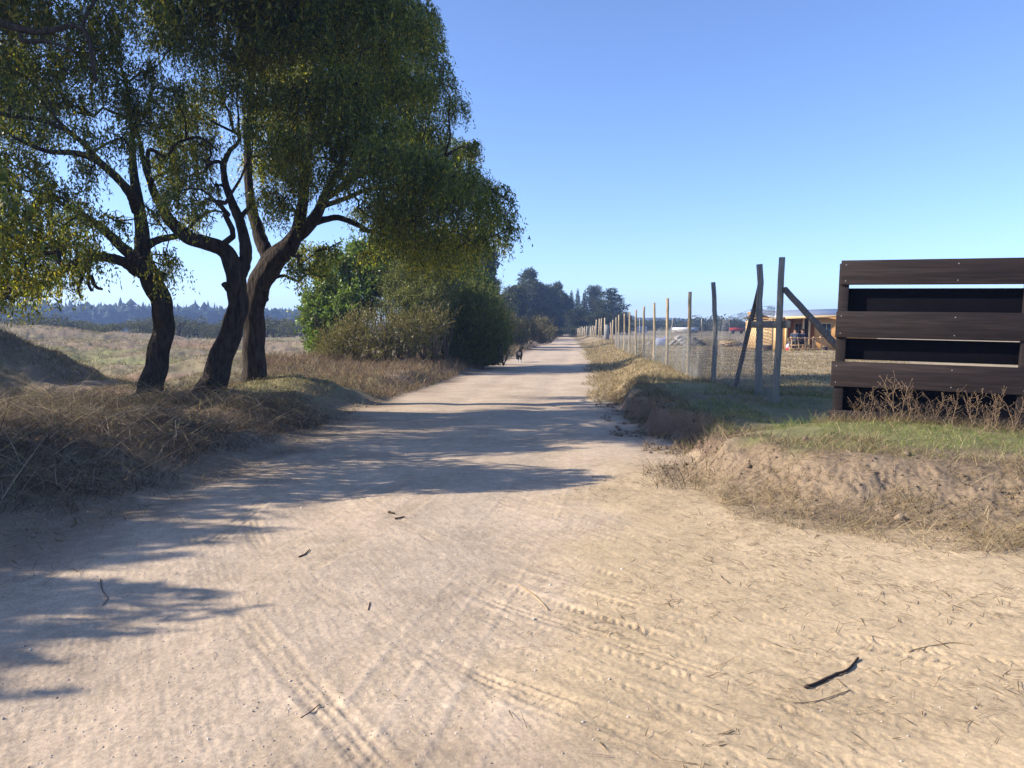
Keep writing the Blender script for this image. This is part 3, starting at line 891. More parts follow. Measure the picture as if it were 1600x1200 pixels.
def place_tall(style, var, px, top, Y, wpx, label, group=GW, cat='tree'):
    key = (style, var)
    if key not in protos:
        nm = {'gum': 'eucalyptus_tree', 'cypress': 'cypress_tree', 'pine': 'pine_tree'}[style]
        protos[key] = tall_tree_proto(nm, 12, 6 if style == 'gum' else (4.5 if style == 'cypress' else 4), style)
        protos[key]['category'] = cat
    pr = protos[key]
    p = W(px, top, Y); z = Hs(p[0], Y)
    h = p[2] - z
    w = wpx / 1200 * Y
    w0 = 6 if style == 'gum' else (4.5 if style == 'cypress' else 4)
    sc = (w / w0, w / w0, h / 12)
    if key in used_tree:
        return copy_tree(pr, (p[0], Y, z), rng.uniform(0, 6.28), sc, label, group)
    used_tree.add(key)
    pr.location = (p[0], Y, z); pr.scale = sc; tag(pr, label, cat, group)
    return pr


for style, var, px, top, Y, wpx, lab in [
    ('gum', 0, 748, 372, 68, 74, 'dark drooping eucalyptus directly behind the roadside thicket'),
    ('gum', 1, 775, 440, 100, 44, 'eucalyptus between the thicket and the tallest grove tree'),
    ('gum', 2, 833, 424, 145, 62, 'tallest eucalyptus with a knob shaped top at the left of the grove'),
    ('gum', 1, 806, 450, 120, 64, 'broad pale green eucalyptus on the left slope of the grove'),
    ('gum', 0, 858, 452, 150, 58, 'brownish eucalyptus just right of the tallest grove tree'),
    ('gum', 2, 875, 444, 160, 40, 'eucalyptus with an open umbrella top in the middle of the grove'),
    ('pine', 0, 893, 457, 170, 26, 'slim pine left of the thinnest spire in the grove'),
    ('pine', 1, 903, 453, 175, 20, 'thinnest spire of the pines in the middle of the grove'),
    ('pine', 0, 914, 456, 165, 28, 'bushy pine right of the thinnest spire in the grove'),
    ('gum', 1, 929, 449, 165, 36, 'narrow eucalyptus next to the rounded cypress at the right end of the grove'),
    ('cypress', 0, 956, 451, 150, 46, 'rounded dense cypress at the right end of the grove'),
    ('pine', 1, 884, 462, 180, 30, 'dark pine standing straight behind the end of the road'),
    ('cypress', 1, 905, 482, 140, 52, 'low spreading green cypress beside the end of the road'),
    ('cypress', 1, 938, 488, 130, 44, 'low dark cypress under the rounded one at the right of the grove'),
    ('cypress', 0, 845, 478, 120, 50, 'low green tree at the left foot of the grove'),
    ('cypress', 1, 975, 488, 135, 30, 'small dark tree trailing off right of the rounded cypress'),
    ('gum', 2, 792, 462, 110, 50, 'bushy eucalyptus filling the gap behind the roadside thicket'),
    ('pine', 0, 868, 478, 185, 40, 'dark pine low in the shade at the middle of the grove'),
    ('cypress', 1, 878, 490, 190, 60, 'dark tree closing the view at the end of the road')]:
    place_tall(style, var, px, top, Y, wpx, lab)

# umbrella shaped scrub in the left field
GS = 'umbrella shaped thorn trees across the left field'
scrub = []
for v in range(4):
    root = empty('thorn_tree'); tag(root, None, 'tree', GS)
    mb = MB(); cl_ = []
    for k in range(2 + v % 3):
        a = rng.uniform(0, 6.28)
        e = np.array([math.cos(a) * .8, math.sin(a) * .8, 1.7])
        mb.tube(smooth_path(np.array([(0, 0, -.3), (e[0] * .2, e[1] * .2, .8), e]), 6), np.linspace(.11, .04, 6), 5)
    for k in range(9):
        a = rng.uniform(0, 6.28); r = 1.9 * math.sqrt(rng.uniform(0, 1))
        cl_.append((math.cos(a) * r, math.sin(a) * r, rng.uniform(1.5, 2.5) - .12 * r, rng.uniform(.7, 1.1), rng.uniform(.7, 1.1), rng.uniform(.3, .45)))
    for k in range(3):
        a = rng.uniform(0, 6.28)
        cl_.append((math.cos(a) * 1.4, math.sin(a) * 1.4, .7, .9, .9, .6))
    mb.build('trunk', M_bark, root)
    V, Q, C = far_leaves(cl_, 300, .22, [(.09, .095, .045), (.115, .115, .055), (.07, .075, .04)], [3, 3, 2], .5, 0)
    mesh_np('crown', V, Q, None, M_far, root, C)
    scrub.append(root)
spots = []
for k in range(64):
    Y = rng.uniform(95, 165); px = rng.uniform(-60, 365) if k < 52 else rng.uniform(365, 470)
    spots.append((px, Y, rng.uniform(.8, 1.35)))
spots.append((180, 92, 1.0))
spots.sort(key=lambda s_: -s_[1])
scl = 'grey green flat topped thorn tree in the scrub band across the left field'
for k, (px, Y, s_) in enumerate(spots):
    x = W(px, 515, Y)[0]; loc = (x, Y, Hs(x, Y) - .05)
    lab = scl if k < len(spots) - 1 else 'lone flat topped thorn tree standing in front of the scrub band'
    if k < 4:
        tag(scrub[k], lab, 'tree', GS); scrub[k].location = loc; scrub[k].scale = (s_,) * 3
    else:
        copy_tree(scrub[k % 4], loc, rng.uniform(0, 6.28), (s_ * 1.1, s_ * 1.1, s_ * rng.uniform(.8, 1.05)), lab, GS)

# scrub on the far right
GR = 'dark bushes beyond the right field'
rb = []
for k in range(26):
    Y = rng.uniform(210, 290); px = rng.uniform(985, 1230)
    x = W(px, 515, Y)[0]; loc = (x, Y, Hs(x, Y)); s_ = rng.uniform(.9, 1.5)
    lab = 'dark green bush in the hazy row beyond the right hand field'
    if k == 0:
        root = empty('far_bush', loc); tag(root, lab, 'bush', GR)
        V, Q, C = far_leaves([(rng.normal(0, 1.3), rng.normal(0, 1), rng.uniform(.6, 1.7), 1.2, 1.2, .9) for _ in range(9)], 120, .42, [(.05, .065, .035), (.07, .08, .04)], [1, 1])
        mesh_np('foliage', V, Q, None, M_far, root, C)
        rb.append(root)
    else:
        copy_tree(rb[0], loc, rng.uniform(0, 6.28), (s_ * 1.5, s_, s_ * rng.uniform(.8, 1.4)), lab, GR)

# far pine plantation, one mass
V = []; T = []; C = []; n0 = 0
mbf = MB()
for row in range(7):
    for k in range(150):
        px = -260 + 790 * (k + rng.uniform(-.5, .5)) / 150
        Y = 330 + row * 14 + rng.uniform(-5, 5) + np.interp(px, [-260, 100, 300, 530], [-40, 0, 25, 90])
        x = W(px, 515, Y)[0]; z = .4
        h = rng.uniform(10.5, 14.0) + row * .2 + 2.2 * (rng.uniform() > .93)
        w = rng.uniform(2.4, 4.4)
        cbase = np.array([(.035, .05, .03), (.045, .062, .035), (.03, .045, .03)][k % 3]) * rng.uniform(.8, 1.2)
        m = 5
        for j in range(m):
            t0 = .12 + .8 * j / m; blunt = (k * 7 + row * 3) % 5 < 3
            zz = z + h * t0; top = z + h * (min(.93, t0 + .22) if blunt else min(1.0, t0 + .27))
            rr = w * ((.62 + .35 * math.sin(3.1 * t0)) if blunt else (1.05 - t0)) * rng.uniform(.75, 1.2)
            a = rng.uniform(0, 6.28) + np.arange(6) * 1.047
            rj = rr * rng.uniform(.65, 1.25, 6)
            v = np.vstack([np.c_[x + np.cos(a) * rj, Y + np.sin(a) * rj, zz + rng.uniform(-.4, .4, 6)], [x + rng.normal(0, .1), Y, top]])
            mbf.add(v, None, [(i, (i + 1) % 6, 6) for i in range(6)], cbase)
        mbf.tube(np.array([(x, Y, z - .5), (x, Y, z + h * .3)]), [.2, .15], 4, c=(.06, .05, .04), cap=False)
tag(mbf.build('pine_forest', M_far), 'long dark pine plantation fading blue along the left horizon', 'forest', None, 'stuff')

# ------------------------------------------------------------------ the main fence
def rough_post(p0, p1, r, kink=0, n=10, cut=True):
    mb = MB()
    t = np.linspace(0, 1, 9)[:, None]
    pts = np.array(p0) * (1 - t) + np.array(p1) * t
    k = np.arange(9)
    pts[:, 0] += kink * np.sin(t[:, 0] * math.pi) + rng.normal(0, .006, 9)
    pts[:, 1] += rng.normal(0, .006, 9)
    return pts, np.linspace(r * 1.08, r * .95, 9), n


POST_TOPS = [(1222, 402, 12.5, 1212), (1188, 413, 13.9, 1183), (1115, 441, 16.9, 1114), (1078, 456, 19.9, 1074), (1043, 466, 24.2, 1042), (1022, 473, 28.4, 1022),
             (1006, 479, 32.2, 1005), (994, 484, 36.2, 993), (984, 488, 40, 983), (976, 490, 44.5, 975), (967, 492, 50, 966), (963, 496, 56, 962)]
froot = empty('wire_fence', (*W(1212, 628, 12.5)[:2], 0))
tag(froot, 'tall wooden post fence with wire mesh running along the right of the road', 'fence')
FO = np.array(froot.location)
line = []
for k, (px, py, Y, pb) in enumerate(POST_TOPS):
    top = W(px, py, Y); x0 = W(pb, 600, Y)[0]; z0 = Hs(x0, Y)
    r = [.052, .058, .052, .047, .045, .045, .05, .045, .045, .045, .045, .045][k]
    pts, rr, n = rough_post((x0, Y, z0 - .3), top, r, kink=[0, .01, .035, .01, 0, .01, 0, -.01, 0, 0, 0, 0][k])
    mb = MB(); mb.tube(pts - FO, rr, 11, .06, c=[(.20, .19, .165), (.21, .20, .175), (.21, .20, .18), (.33, .26, .165), (.34, .26, .16), (.33, .26, .165), (.27, .23, .17), (.32, .255, .165), (.38, .3, .18), (.35, .27, .17), (.36, .28, .17), (.34, .27, .18)][k])  # tree shade put into the grey of the nearest posts, sunlight into the golden rest
    mb.build('post', M_post, froot, True)
    line.append((x0, Y, z0))
# braces and the short rail between the two tallest posts
p2 = W(1187, 448, 13.9); q2 = W(1147, 600, 15.5); q2[2] = Hs(q2[0], 15.5) - .1
mb = MB(); mb.tube(np.linspace(p2, q2, 8) - FO + rng.normal(0, .004, (8, 3)), .045, 9, .07, c=(.10, .075, .06)); mb.build('brace', M_post, froot, True)
p3 = W(1226, 452, 12.48); q3 = W(1318, 552, 11.0)
mb = MB(); mb.tube(np.linspace(p3, q3, 8) - FO + rng.normal(0, .004, (8, 3)), .05, 9, .06, c=(.13, .115, .095)); mb.build('brace', M_post, froot, True)
a = W(1180, 507, 14.0); b = W(1240, 507, 12.35)
dv = Vector(b - a); Mx = Matrix.Translation(Vector(a - FO)) @ dv.to_track_quat('X', 'Z').to_matrix().to_4x4()
mb = MB(); mb.box(0, dv.length, -.075, -.052, -.06, .06, Mx, c=(.26, .235, .19)); mb.build('rail', M_post, froot)
# wire mesh: zigzag wires making a hexagonal net
mb = MB()
wv, wq = [], []
L_ = np.array(line); L_ = np.vstack([L_, [7.55, 56.2, L_[-1, 2]]])
seg = np.linalg.norm(np.diff(L_[:, :2], axis=0), axis=1); S = np.concatenate([[0], np.cumsum(seg)])


def wire(pts, r):
    mb.tube(pts, r, 3, cap=False)


def net_top(s):
    return np.interp(s, [0, 1.4, 4.5, 7.5, 60], [1.60, 1.55, 1.32, 1.22, 1.2])


def net_xy(s):
    return np.interp(s, S, L_[:, 0]) - .055, np.interp(s, S, L_[:, 1])


cell = .085
s = 0.0
while s < S[-1] - .2:
    cw = cell * (1 if s < 8 else (1.6 if s < 18 else 3))
    hh = cell * (1 if s < 8 else (1.6 if s < 18 else 3)) * .62
    x0, y0 = net_xy(s); zb = float(Hs(x0, y0)) + .0
    zt = zb + net_top(s)
    nz = int((zt - zb) / hh)
    kz = np.arange(nz + 1)
    ss = s + np.where(kz % 2 == 0, -cw * .25, cw * .25) + rng.normal(0, .004, nz + 1)
    xx, yy = net_xy(ss)
    wire(np.c_[xx + .02 * np.sin(s * 2 + kz * .25), yy, zb + kz * hh] - FO, .0034 if s < 8 else .0024)
    ss = s + cw * .5 + np.where(kz % 2 == 0, cw * .25, -cw * .25) + rng.normal(0, .004, nz + 1)
    xx, yy = net_xy(ss)
    wire(np.c_[xx + .02 * np.sin(s * 2 + kz * .25), yy, zb + kz * hh] - FO, .0034 if s < 8 else .0024)
    s += cw
for fz in (0.0, .48, 1.0):
    ss = np.arange(0, S[-1], .5); xx, yy = net_xy(ss)
    zz = H(xx, yy) + .02 + fz * (net_top(ss) - .02)
    wire(np.c_[xx, yy, zz] - FO, .003)
mb.build('wire_mesh', M_wire, froot)

# fence farther along the road and across its end
GF = None
root = empty('stake_fence', (9.5, 92, Hs(9.5, 92))); tag(root, 'far fence of pale thin stakes beyond the thick wire wrapped corner post', 'fence')
FO2 = np.array(root.location)
def stake(px, Y, h, r, c, nm='stake'):
    x = W(px, 520, Y)[0]; z = Hs(x, Y)
    mb = MB(); mb.tube(np.array([(x, Y, z - .2), (x + rng.normal(0, .03), Y, z + h * .5), (x + rng.normal(0, .06), Y + rng.normal(0, .05), z + h)]) - FO2, [r, r, r * .9], 7, .05, c=c)
    mb.build(nm, M_post, root, True)
stake(948, 88, 1.7, .30, (.20, .20, .20), 'corner_post')
stake(957, 66, 2.1, .06, (.40, .32, .2)); stake(954, 76, 1.9, .06, (.36, .28, .2))
for px, Y, h in [(945, 95, 2.6), (940, 101, 2.6), (936, 106, 2.6), (931, 110, 2.5)]:
    stake(px, Y, h, .09, (.45, .35, .22), 'tall_stake')
for k in range(17):
    stake(928 - k * 2.35, 112 + k * 2.2, rng.uniform(1.5, 1.9), .085, np.array((.48, .40, .28)) * rng.uniform(.75, 1.1))
xs = [W(948, 520, 88)[0], W(928, 520, 112)[0], W(890, 520, 148)[0]]; yy3 = [88, 112, 148]
mb = MB()
for hz_ in (.5, 1.0, 1.4):
    tt = np.linspace(0, 2, 20); X3 = np.interp(tt, [0, 1, 2], xs); Y3_ = np.interp(tt, [0, 1, 2], yy3)
    mb.tube(np.c_[X3, Y3_, H(X3, Y3_) + hz_] - FO2, .008, 3, cap=False)
mb.build('wire', M_wire, root)
root = empty('stake_fence', (W(878, 520, 152)[0], 152, Hs(12, 152))); tag(root, 'row of dark stakes closing off the far end of the road', 'fence')
FO2 = np.array(root.location)
for k in range(10):
    stake(867 + k * 2.4, 152, rng.uniform(1.3, 1.7), .08, (.20, .16, .13))
mb = MB(); xa = W(866, 520, 152)[0]; xb = W(890, 520, 152)[0]
mb.box(xa - FO2[0], xb - FO2[0], .1, .14, 1.1, 1.2, c=(.2, .16, .13)); mb.build('rail', M_post, root)

# back fence of the right field
root = empty('thin_post_fence', (14, 74, Hs(14, 74))); tag(root, 'thin wire fence with slender posts behind the rubble in the right field', 'fence')
FO2 = np.array(root.location)
for px in (1000, 1050, 1096, 1140, 1175):
    stake(px, 74, 2.3, .045, (.30, .27, .22), 'post')
mb = MB(); xa, xb = W(985, 515, 74)[0], W(1200, 515, 74)[0]
for h in (.7, 1.3, 1.8):
    xx = np.linspace(xa, xb, 12); mb.tube(np.c_[xx, np.full(12, 74.), H(xx, np.full(12, 74.)) + h] - FO2, .012, 3, cap=False)
mb.build('wire', M_wire, root)

# ------------------------------------------------------------------ the dark board gate
gl = W(1302, 655, 9.9); gr_ = W(1602, 655, 9.0)
gx, gy = gl[0], gl[1]; zg = .42
gdir = math.atan2(gr_[1] - gy, gr_[0] - gx)
groot = empty('board_gate', (gx, gy, zg), (0, R(1.2), gdir)); tag(groot, 'dark stained board gate with black panels behind dry weeds on the right', 'gate')
def gbox(nm, x0, x1, y0, y1, z0, z1, mat, bev=.006):
    mb = MB(); mb.box(x0, x1, y0, y1, z0, z1, jit=.003)
    o = mb.build(nm, mat, groot)
    bv = o.modifiers.new('bevel', 'BEVEL'); bv.width = bev; bv.segments = 2
    return o
GLn = 2.62
ZB = [(1.75, 2.06), (1.085, 1.415), (.455, .775), (-.22, .145)]
offs = [.0, -.03, -.055, -.06]
M_boards = [rough_mat('stained_board', tuple(.0115 * f * q for q in (1, .57, .57)), .75, (sx_, 28, sz_), .6, .75, .3, dist=.004, col2=tuple(.019 * f * q for q in (1, .64, .6))) for f, sx_, sz_ in ((1.0, 1.6, 40), (.9, 2.6, 55), (1.15, 2.0, 34), (1.0, 1.4, 48))]
for k, (z0, z1) in enumerate(ZB):
    o = gbox('board', offs[k] * 1.0, GLn, -.028, 0, z0, z1, M_boards[k])
    for xx in (.06 + offs[k], 1.30, 2.05):
        for zz in (z0 + .05, z1 - .06):
            mb = MB(); a = np.arange(8) * math.pi / 4
            mb.add(np.vstack([np.c_[xx + .007 * np.cos(a), np.full(8, -.0315), zz + .007 * np.sin(a)], [xx, -.034, zz]]), None, [(i, (i + 1) % 8, 8) for i in range(8)], (.28, .27, .26))
            mb.build('nail', M_attr, o)
for xx in (0.0, 1.99, 2.5):
    gbox('stile', xx - .02 if xx == 0 else xx, xx + .10, .003, .115, -.25, 2.02, M_gate)
for z0, z1 in ((1.10, 1.712), (.80, 1.072), (-.2, .752)):
    gbox('panel', .085, 2.45, .12, .132, z0, z1, M_panel, .002)

# ------------------------------------------------------------------ house
hx0 = W(1206, 500, 46.5)[0]; hz0 = Hs(17, 46)
hroot = empty('wooden_house', (hx0, 46.5, hz0)); tag(hroot, 'low orange wooden house with a metal roof and covered porch', 'house')
def hbox(nm, x0, x1, y0, y1, z0, z1, mat, parent=None, rot=None):
    mb = MB(); mb.box(x0, x1, y0, y1, z0, z1, rot)
    return mb.build(nm, mat, parent or hroot)
hbox('wall', 0, .12, 0, 5.2, 0, 1.80, M_ply)                      # pale end wall
hbox('wall', .12, .86, .004, .12, 0, 1.83, M_ply)
hbox('corner_post', .80, .93, -.10, .0, 0, 1.86, M_ply)
hbox('wall', .93, 1.78, 1.30, 1.40, 0, 1.95, M_orange)           # porch back wall
hbox('wall', .86, .93, .12, 1.30, 0, 1.9, M_orange)
w_ = hbox('wall', 1.78, 2.62, 1.30, 1.40, 0, 1.98, M_pine)
hbox('wall', 2.62, 6.4, .05, .17, 0, 2.0, M_pine)
hbox('wall', 2.62, 2.74, .17, 1.3, 0, 2.0, M_orange)
hbox('wall', 6.28, 6.4, .17, 5.2, 0, 2.0, M_pine)
hbox('wall', .12, 6.28, 5.08, 5.2, 0, 2.4, M_pine)
d_ = hbox('door', 2.36, 2.58, 1.255, 1.30, .05, 1.75, M_gate); hbox('handle', 2.385, 2.41, 1.225, 1.255, .85, .89, M_wire, d_)
f_ = hbox('window', 1.86, 2.28, 1.27, 1.298, .95, 1.62, M_ply)
hbox('pane', 1.90, 2.06, 1.26, 1.27, 1.0, 1.57, M_glass, f_); hbox('pane', 2.09, 2.24, 1.26, 1.27, 1.0, 1.57, M_glass, f_)
f_ = hbox('window', 3.02, 3.62, .02, .048, .72, 1.62, M_ply)
hbox('pane', 3.06, 3.30, .01, .02, .77, 1.57, M_glass, f_); hbox('pane', 3.34, 3.58, .01, .02, .77, 1.57, M_glass, f_)
f_ = hbox('window', 4.6, 5.3, .02, .048, .72, 1.62, M_ply); hbox('pane', 4.65, 5.25, .01, .02, .77, 1.57, M_glass, f_)
for px_ in (1.86, 2.22):
    hbox('porch_post', px_, px_ + .10, -.05, .05, 0, 1.95, M_ply)
hbox('porch_floor', .93, 2.62, .0, 1.30, -.05, .06, M_ply)
# roof: a low double pitch with a pale fascia
Rr = hbox('roof', -.15, 6.7, 0, 2.9, 0, .05, M_roof, None, Matrix.Translation((0, -.32, 1.93)) @ Matrix.Rotation(R(1.6), 4, 'Y').inverted() @ Matrix.Rotation(R(8), 4, 'X'))
hbox('roof', -.15, 6.7, 0, 3.0, 0, .05, M_roof, None, Matrix.Translation((0, 5.5, 1.93)) @ Matrix.Rotation(R(1.6), 4, 'Y').inverted() @ Matrix.Rotation(R(172), 4, 'X') @ Matrix.Translation((0, 0, -.05)))
hbox('fascia', .75, 6.7, -.36, -.32, 1.84, 1.98, M_ply, None, Matrix.Rotation(R(1.6), 4, 'Y').inverted())
hbox('fascia', -.15, .75, -.35, -.325, 1.80, 1.90, M_ply, None, Matrix.Rotation(R(5), 4, 'Y').inverted())

# rustic rail in front of the house
def at_house(px, Y=44.2):
    x = W(px, 520, Y)[0]
    return x, Y, Hs(x, Y)
rx0 = at_house(1236)[0]; rx1 = at_house(1296)[0]
rroot = empty('stick_railing', at_house(1260)); tag(rroot, 'rustic railing of crooked sticks in front of the wooden house', 'railing')
RO = np.array(rroot.location)
for k, px in enumerate((1237, 1249, 1259, 1270, 1283, 1295)):
    x, Yr, z = at_house(px)
    mb = MB(); mb.tube(np.array([(x, Yr, z - .1), (x + rng.normal(0, .03), Yr, z + .4), (x + rng.normal(0, .04), Yr, z + .80)]) - RO, [.045, .04, .035], 7, c=(.45, .31, .17)); mb.build('post', M_post, rroot, True)
for h0, h1 in ((.74, .72), (.12, .14)):
    mb = MB(); xx = np.linspace(rx0 - .1, rx1 + .1, 9); mb.tube(np.c_[xx, np.full(9, 44.15), hz0 + np.linspace(h0, h1, 9) + rng.normal(0, .012, 9)] - RO, .03, 7, c=(.30, .20, .12)); mb.build('rail', M_post, rroot, True)
for k in range(16):
    x = rng.uniform(rx0, rx1 - .1); tilt = rng.choice([-1, 1]) * rng.uniform(.02, .25)
    mb = MB(); mb.tube(np.array([(x, 44.2, hz0 + .02), (x + tilt, 44.2, hz0 + .72)]) - RO, .017, 5, c=np.array((.42, .30, .17)) * rng.uniform(.7, 1.1)); mb.build('stick', M_post, rroot, True)


# ------------------------------------------------------------------ skinned figures
def skin(name, verts, edges, radii, mat, parent=None, sub=2, root=0, colour=None, loc=None):
    me = bpy.data.meshes.new(name)
    me.from_pydata([tuple(v) for v in verts], edges, [])
    o = bpy.data.objects.new(name, me); COL.objects.link(o)
    sk = o.modifiers.new('skin', 'SKIN')
    for i, r in enumerate(radii):
        rv = me.skin_vertices[0].data[i]
        rv.radius = (r, r) if np.isscalar(r) else r
        rv.use_root = (i == root)
    ss = o.modifiers.new('sub', 'SUBSURF'); ss.levels = sub; ss.render_levels = sub
    dg = bpy.context.evaluated_depsgraph_get()
    m2 = bpy.data.meshes.new_from_object(o.evaluated_get(dg))
    o.modifiers.clear(); o.data = m2
    m2.materials.clear(); m2.materials.append(mat)
    for p in m2.polygons: p.use_smooth = True
    if colour:
        a = m2.color_attributes.new('Col', 'FLOAT_COLOR', 'POINT')
        for i, v in enumerate(m2.vertices):
            a.data[i].color = (*colour(v.co), 1)
    if parent: o.parent = parent
    return o


def chain(V, E, Rr, pts, rads, start=None):
    prev = start
    for p, r in zip(pts, rads):
        V.append(p); Rr.append(r)
        if prev is not None: E.append((prev, len(V) - 1))
        prev = len(V) - 1
    return prev


# dog, faces the camera (-y), head turned to its left
V, E, Q_ = [], [], []
pel = chain(V, E, Q_, [(0, .30, .46)], [.095])
bk = chain(V, E, Q_, [(0, .14, .46), (0, -.06, .45), (0, -.22, .45), (0, -.32, .50)], [.115, .135, .155, .135], pel)
nk = chain(V, E, Q_, [(.02, -.40, .60), (.045, -.45, .665)], [.075, .068], bk)
hd = chain(V, E, Q_, [(.075, -.49, .70), (.125, -.555, .68), (.165, -.605, .662)], [.082, .045, .030], nk)
for s_ in (-1, 1):   # front legs: shoulder, elbow, wrist, paw
    st_ = -.07 if s_ > 0 else .03
    chain(V, E, Q_, [(s_ * .07, -.27, .38), (s_ * .068, -.25 + st_ * .4, .27), (s_ * .056, -.29 + st_, .15), (s_ * .052, -.30 + st_, .04), (s_ * .052, -.36 + st_, .028)], [.10, .075, .046, .040, .040], bk - 1)
    chain(V, E, Q_, [(s_ * .085, .27, .40), (s_ * .095, .19 - st_, .29), (s_ * .095, .34 - st_, .17), (s_ * .095, .31 - st_, .04), (s_ * .095, .25 - st_, .028)], [.085, .055, .033, .03, .033], pel)
chain(V, E, Q_, [(0, .40, .46), (.02, .50, .40), (.04, .56, .30)], [.035, .03, .018], pel)
for s_ in (-1, 1):
    hdn = hd - 2
    chain(V, E, Q_, [(.075 + s_ * .065, -.46, .765), (.075 + s_ * .10, -.47, .735), (.075 + s_ * .115, -.49, .69)], [.026, .022, .012], hdn)
def dog_col(c):
    if c.z < .13: return (.42, .42, .44)
    if c.y < -.33 and abs(c.x) < .06 and .33 < c.z < .50: return (.40, .40, .40)
    return (.012, .011, .011)
dog = skin('dog', V, E, Q_, rough_mat('dog_fur', (1, 1, 1), .8, (40, 40, 40), .3, .3, .2, use_attr=True), None, 2, 0, dog_col)
dx = W(811, 565, 38)[0]
dog.location = (dx, 38, Hs(dx, 38) - .004); dog.rotation_euler = (0, 0, R(4))
tag(dog, 'black dog with white paws walking towards the viewer in the bush shade', 'dog')


M_skin = rough_mat('skin', (.30, .17, .11), .6, (9, 9, 9), 0, .1, .3)
M_hair = rough_mat('dark_hair', (.015, .012, .010), .7, (60, 60, 9), .2, .3, .2)
M_navy = rough_mat('navy_cloth', (.018, .024, .05), .9, (30, 30, 30), .2, .3, .1)
M_greyblue = rough_mat('grey_blue_cloth', (.05, .065, .10), .9, (14, 14, 14), .2, .6, .1)
M_trous = rough_mat('dark_trousers', (.03, .03, .035), .9, (30, 30, 30), .2, .3, .1)


def sitter(name, label, loc, rz, lean, shirt_mat, arm):
    """person seated on a bench, seen from behind; local -y is the way they face"""
    root = empty(name, loc, (0, 0, rz)); tag(root, label, 'person', 'people sitting at the railing')
    V, E, Q_ = [], [], []
    pv_ = chain(V, E, Q_, [(0, 0, .50)], [.13])
    sh = chain(V, E, Q_, [(0, .0, .62), (0, -lean * .4, .78), (0, -lean, .95)], [.12, .125, .12], pv_)
    nk = chain(V, E, Q_, [(0, -lean * 1.15, 1.06)], [.05], sh)
    hd = chain(V, E, Q_, [(0, -lean * 1.3 - .02, 1.15), (0, -lean * 1.3 - .02, 1.25)], [(.075, .09), (.072, .085)], nk)
    hn = chain(V, E, Q_, [(0, -lean * 1.3 - .105, 1.165)], [.014], hd - 1)
    for s_ in (-1, 1):
        chain(V, E, Q_, [(s_ * .06, -lean * 1.3 - .02, 1.17), (s_ * .088, -lean * 1.3, 1.175)], [.03, .018], hd - 1)
        el = (s_ * .26, -lean - .05, .74) if arm else (s_ * .25, -lean - .14, .72)
        wr = (s_ * .20, -lean - .26, .72)
        e_ = chain(V, E, Q_, [(s_ * .17, -lean, .955), el, wr, (s_ * .18, -lean - .32, .715)], [.062, .045, .03, .036], sh)
        for f in range(4):
            b0 = (s_ * (.155 + .018 * f), -lean - .355, .717)
            chain(V, E, Q_, [b0, (b0[0], b0[1] - .035, b0[2] - .006), (b0[0], b0[1] - (.055 + .008 * (f in (1, 2))), b0[2] - .025)], [.0095, .009, .008], e_)
        chain(V, E, Q_, [(s_ * .145, -lean - .32, .72), (s_ * .128, -lean - .35, .712)], [.011, .009], e_)
        chain(V, E, Q_, [(s_ * .10, -.08, .48), (s_ * .12, -.45, .47), (s_ * .12, -.46, .10), (s_ * .12, -.48, .05), (s_ * .13, -.62, .035)], [.085, .06, .045, .04, .035], pv_)
    skin('body', V, E, Q_, M_skin, root, 2)
    V, E, Q_ = [], [], []
    p = chain(V, E, Q_, [(0, .0, .53), (0, .0, .64), (0, -lean * .4, .79), (0, -lean, .965)], [.145, .142, .15, .145])
    for s_ in (-1, 1):
        el = (s_ * .26, -lean - .05, .74) if arm else (s_ * .25, -lean - .14, .72)
        m_ = tuple(.45 * a + .55 * b for a, b in zip((s_ * .17, -lean, .955), el))
        chain(V, E, Q_, [(s_ * .175, -lean, .96), m_, tuple(.1 * a + .9 * b for a, b in zip(m_, el))], [.08, .065, .06], p)
    skin('shirt', V, E, Q_, shirt_mat, root, 2)
    V, E, Q_ = [], [], []
    p = chain(V, E, Q_, [(0, .0, .49), (0, 0, .56)], [.148, .142])
    for s_ in (-1, 1):
        chain(V, E, Q_, [(s_ * .10, -.08, .48), (s_ * .12, -.45, .47), (s_ * .12, -.46, .12)], [.098, .075, .062], 0)
    skin('trousers', V, E, Q_, M_trous, root, 2)
    V, E, Q_ = [], [], []
    chain(V, E, Q_, [(0, -lean * 1.3 + .005, 1.15), (0, -lean * 1.3 + .005, 1.22), (0, -lean * 1.3 - .015, 1.27)], [.088, .096, .082])
    skin('hair', V, E, Q_, M_hair, root, 2)
    for s_ in (-1, 1):
        V, E, Q_ = [], [], []
        chain(V, E, Q_, [(s_ * .12, -.46, .10), (s_ * .12, -.49, .05), (s_ * .13, -.64, .04)], [.052, .052, .045])
        skin('shoe', V, E, Q_, M_hair, root, 1)
    return root


px_, py_, pz_ = at_house(1243, 44.75)
sitter('person', 'person in a grey blue patterned top sitting left behind the stick railing', (px_, py_, pz_), R(168), .10, M_greyblue, True)
px_, py_, pz_ = at_house(1255.5, 44.8)
sitter('person', 'dark haired person in a plain navy shirt sitting right behind the stick railing', (px_, py_, pz_), R(196), .06, M_navy, False)
bx_, by_, bz_ = at_house(1249, 44.8)
broot = empty('log_bench', (bx_, by_, bz_)); tag(broot, 'rough plank bench under the two seated people', 'bench')
mb = MB(); mb.box(-.65, .65, -.16, .16, .30, .36, c=(.42, .29, .16)); mb.build('seat', M_post, broot)
for s_ in (-.5, .5):
    mb = MB(); mb.box(s_ - .05, s_ + .05, -.13, .13, -.05, .297, c=(.36, .25, .14)); mb.build('leg', M_post, broot)

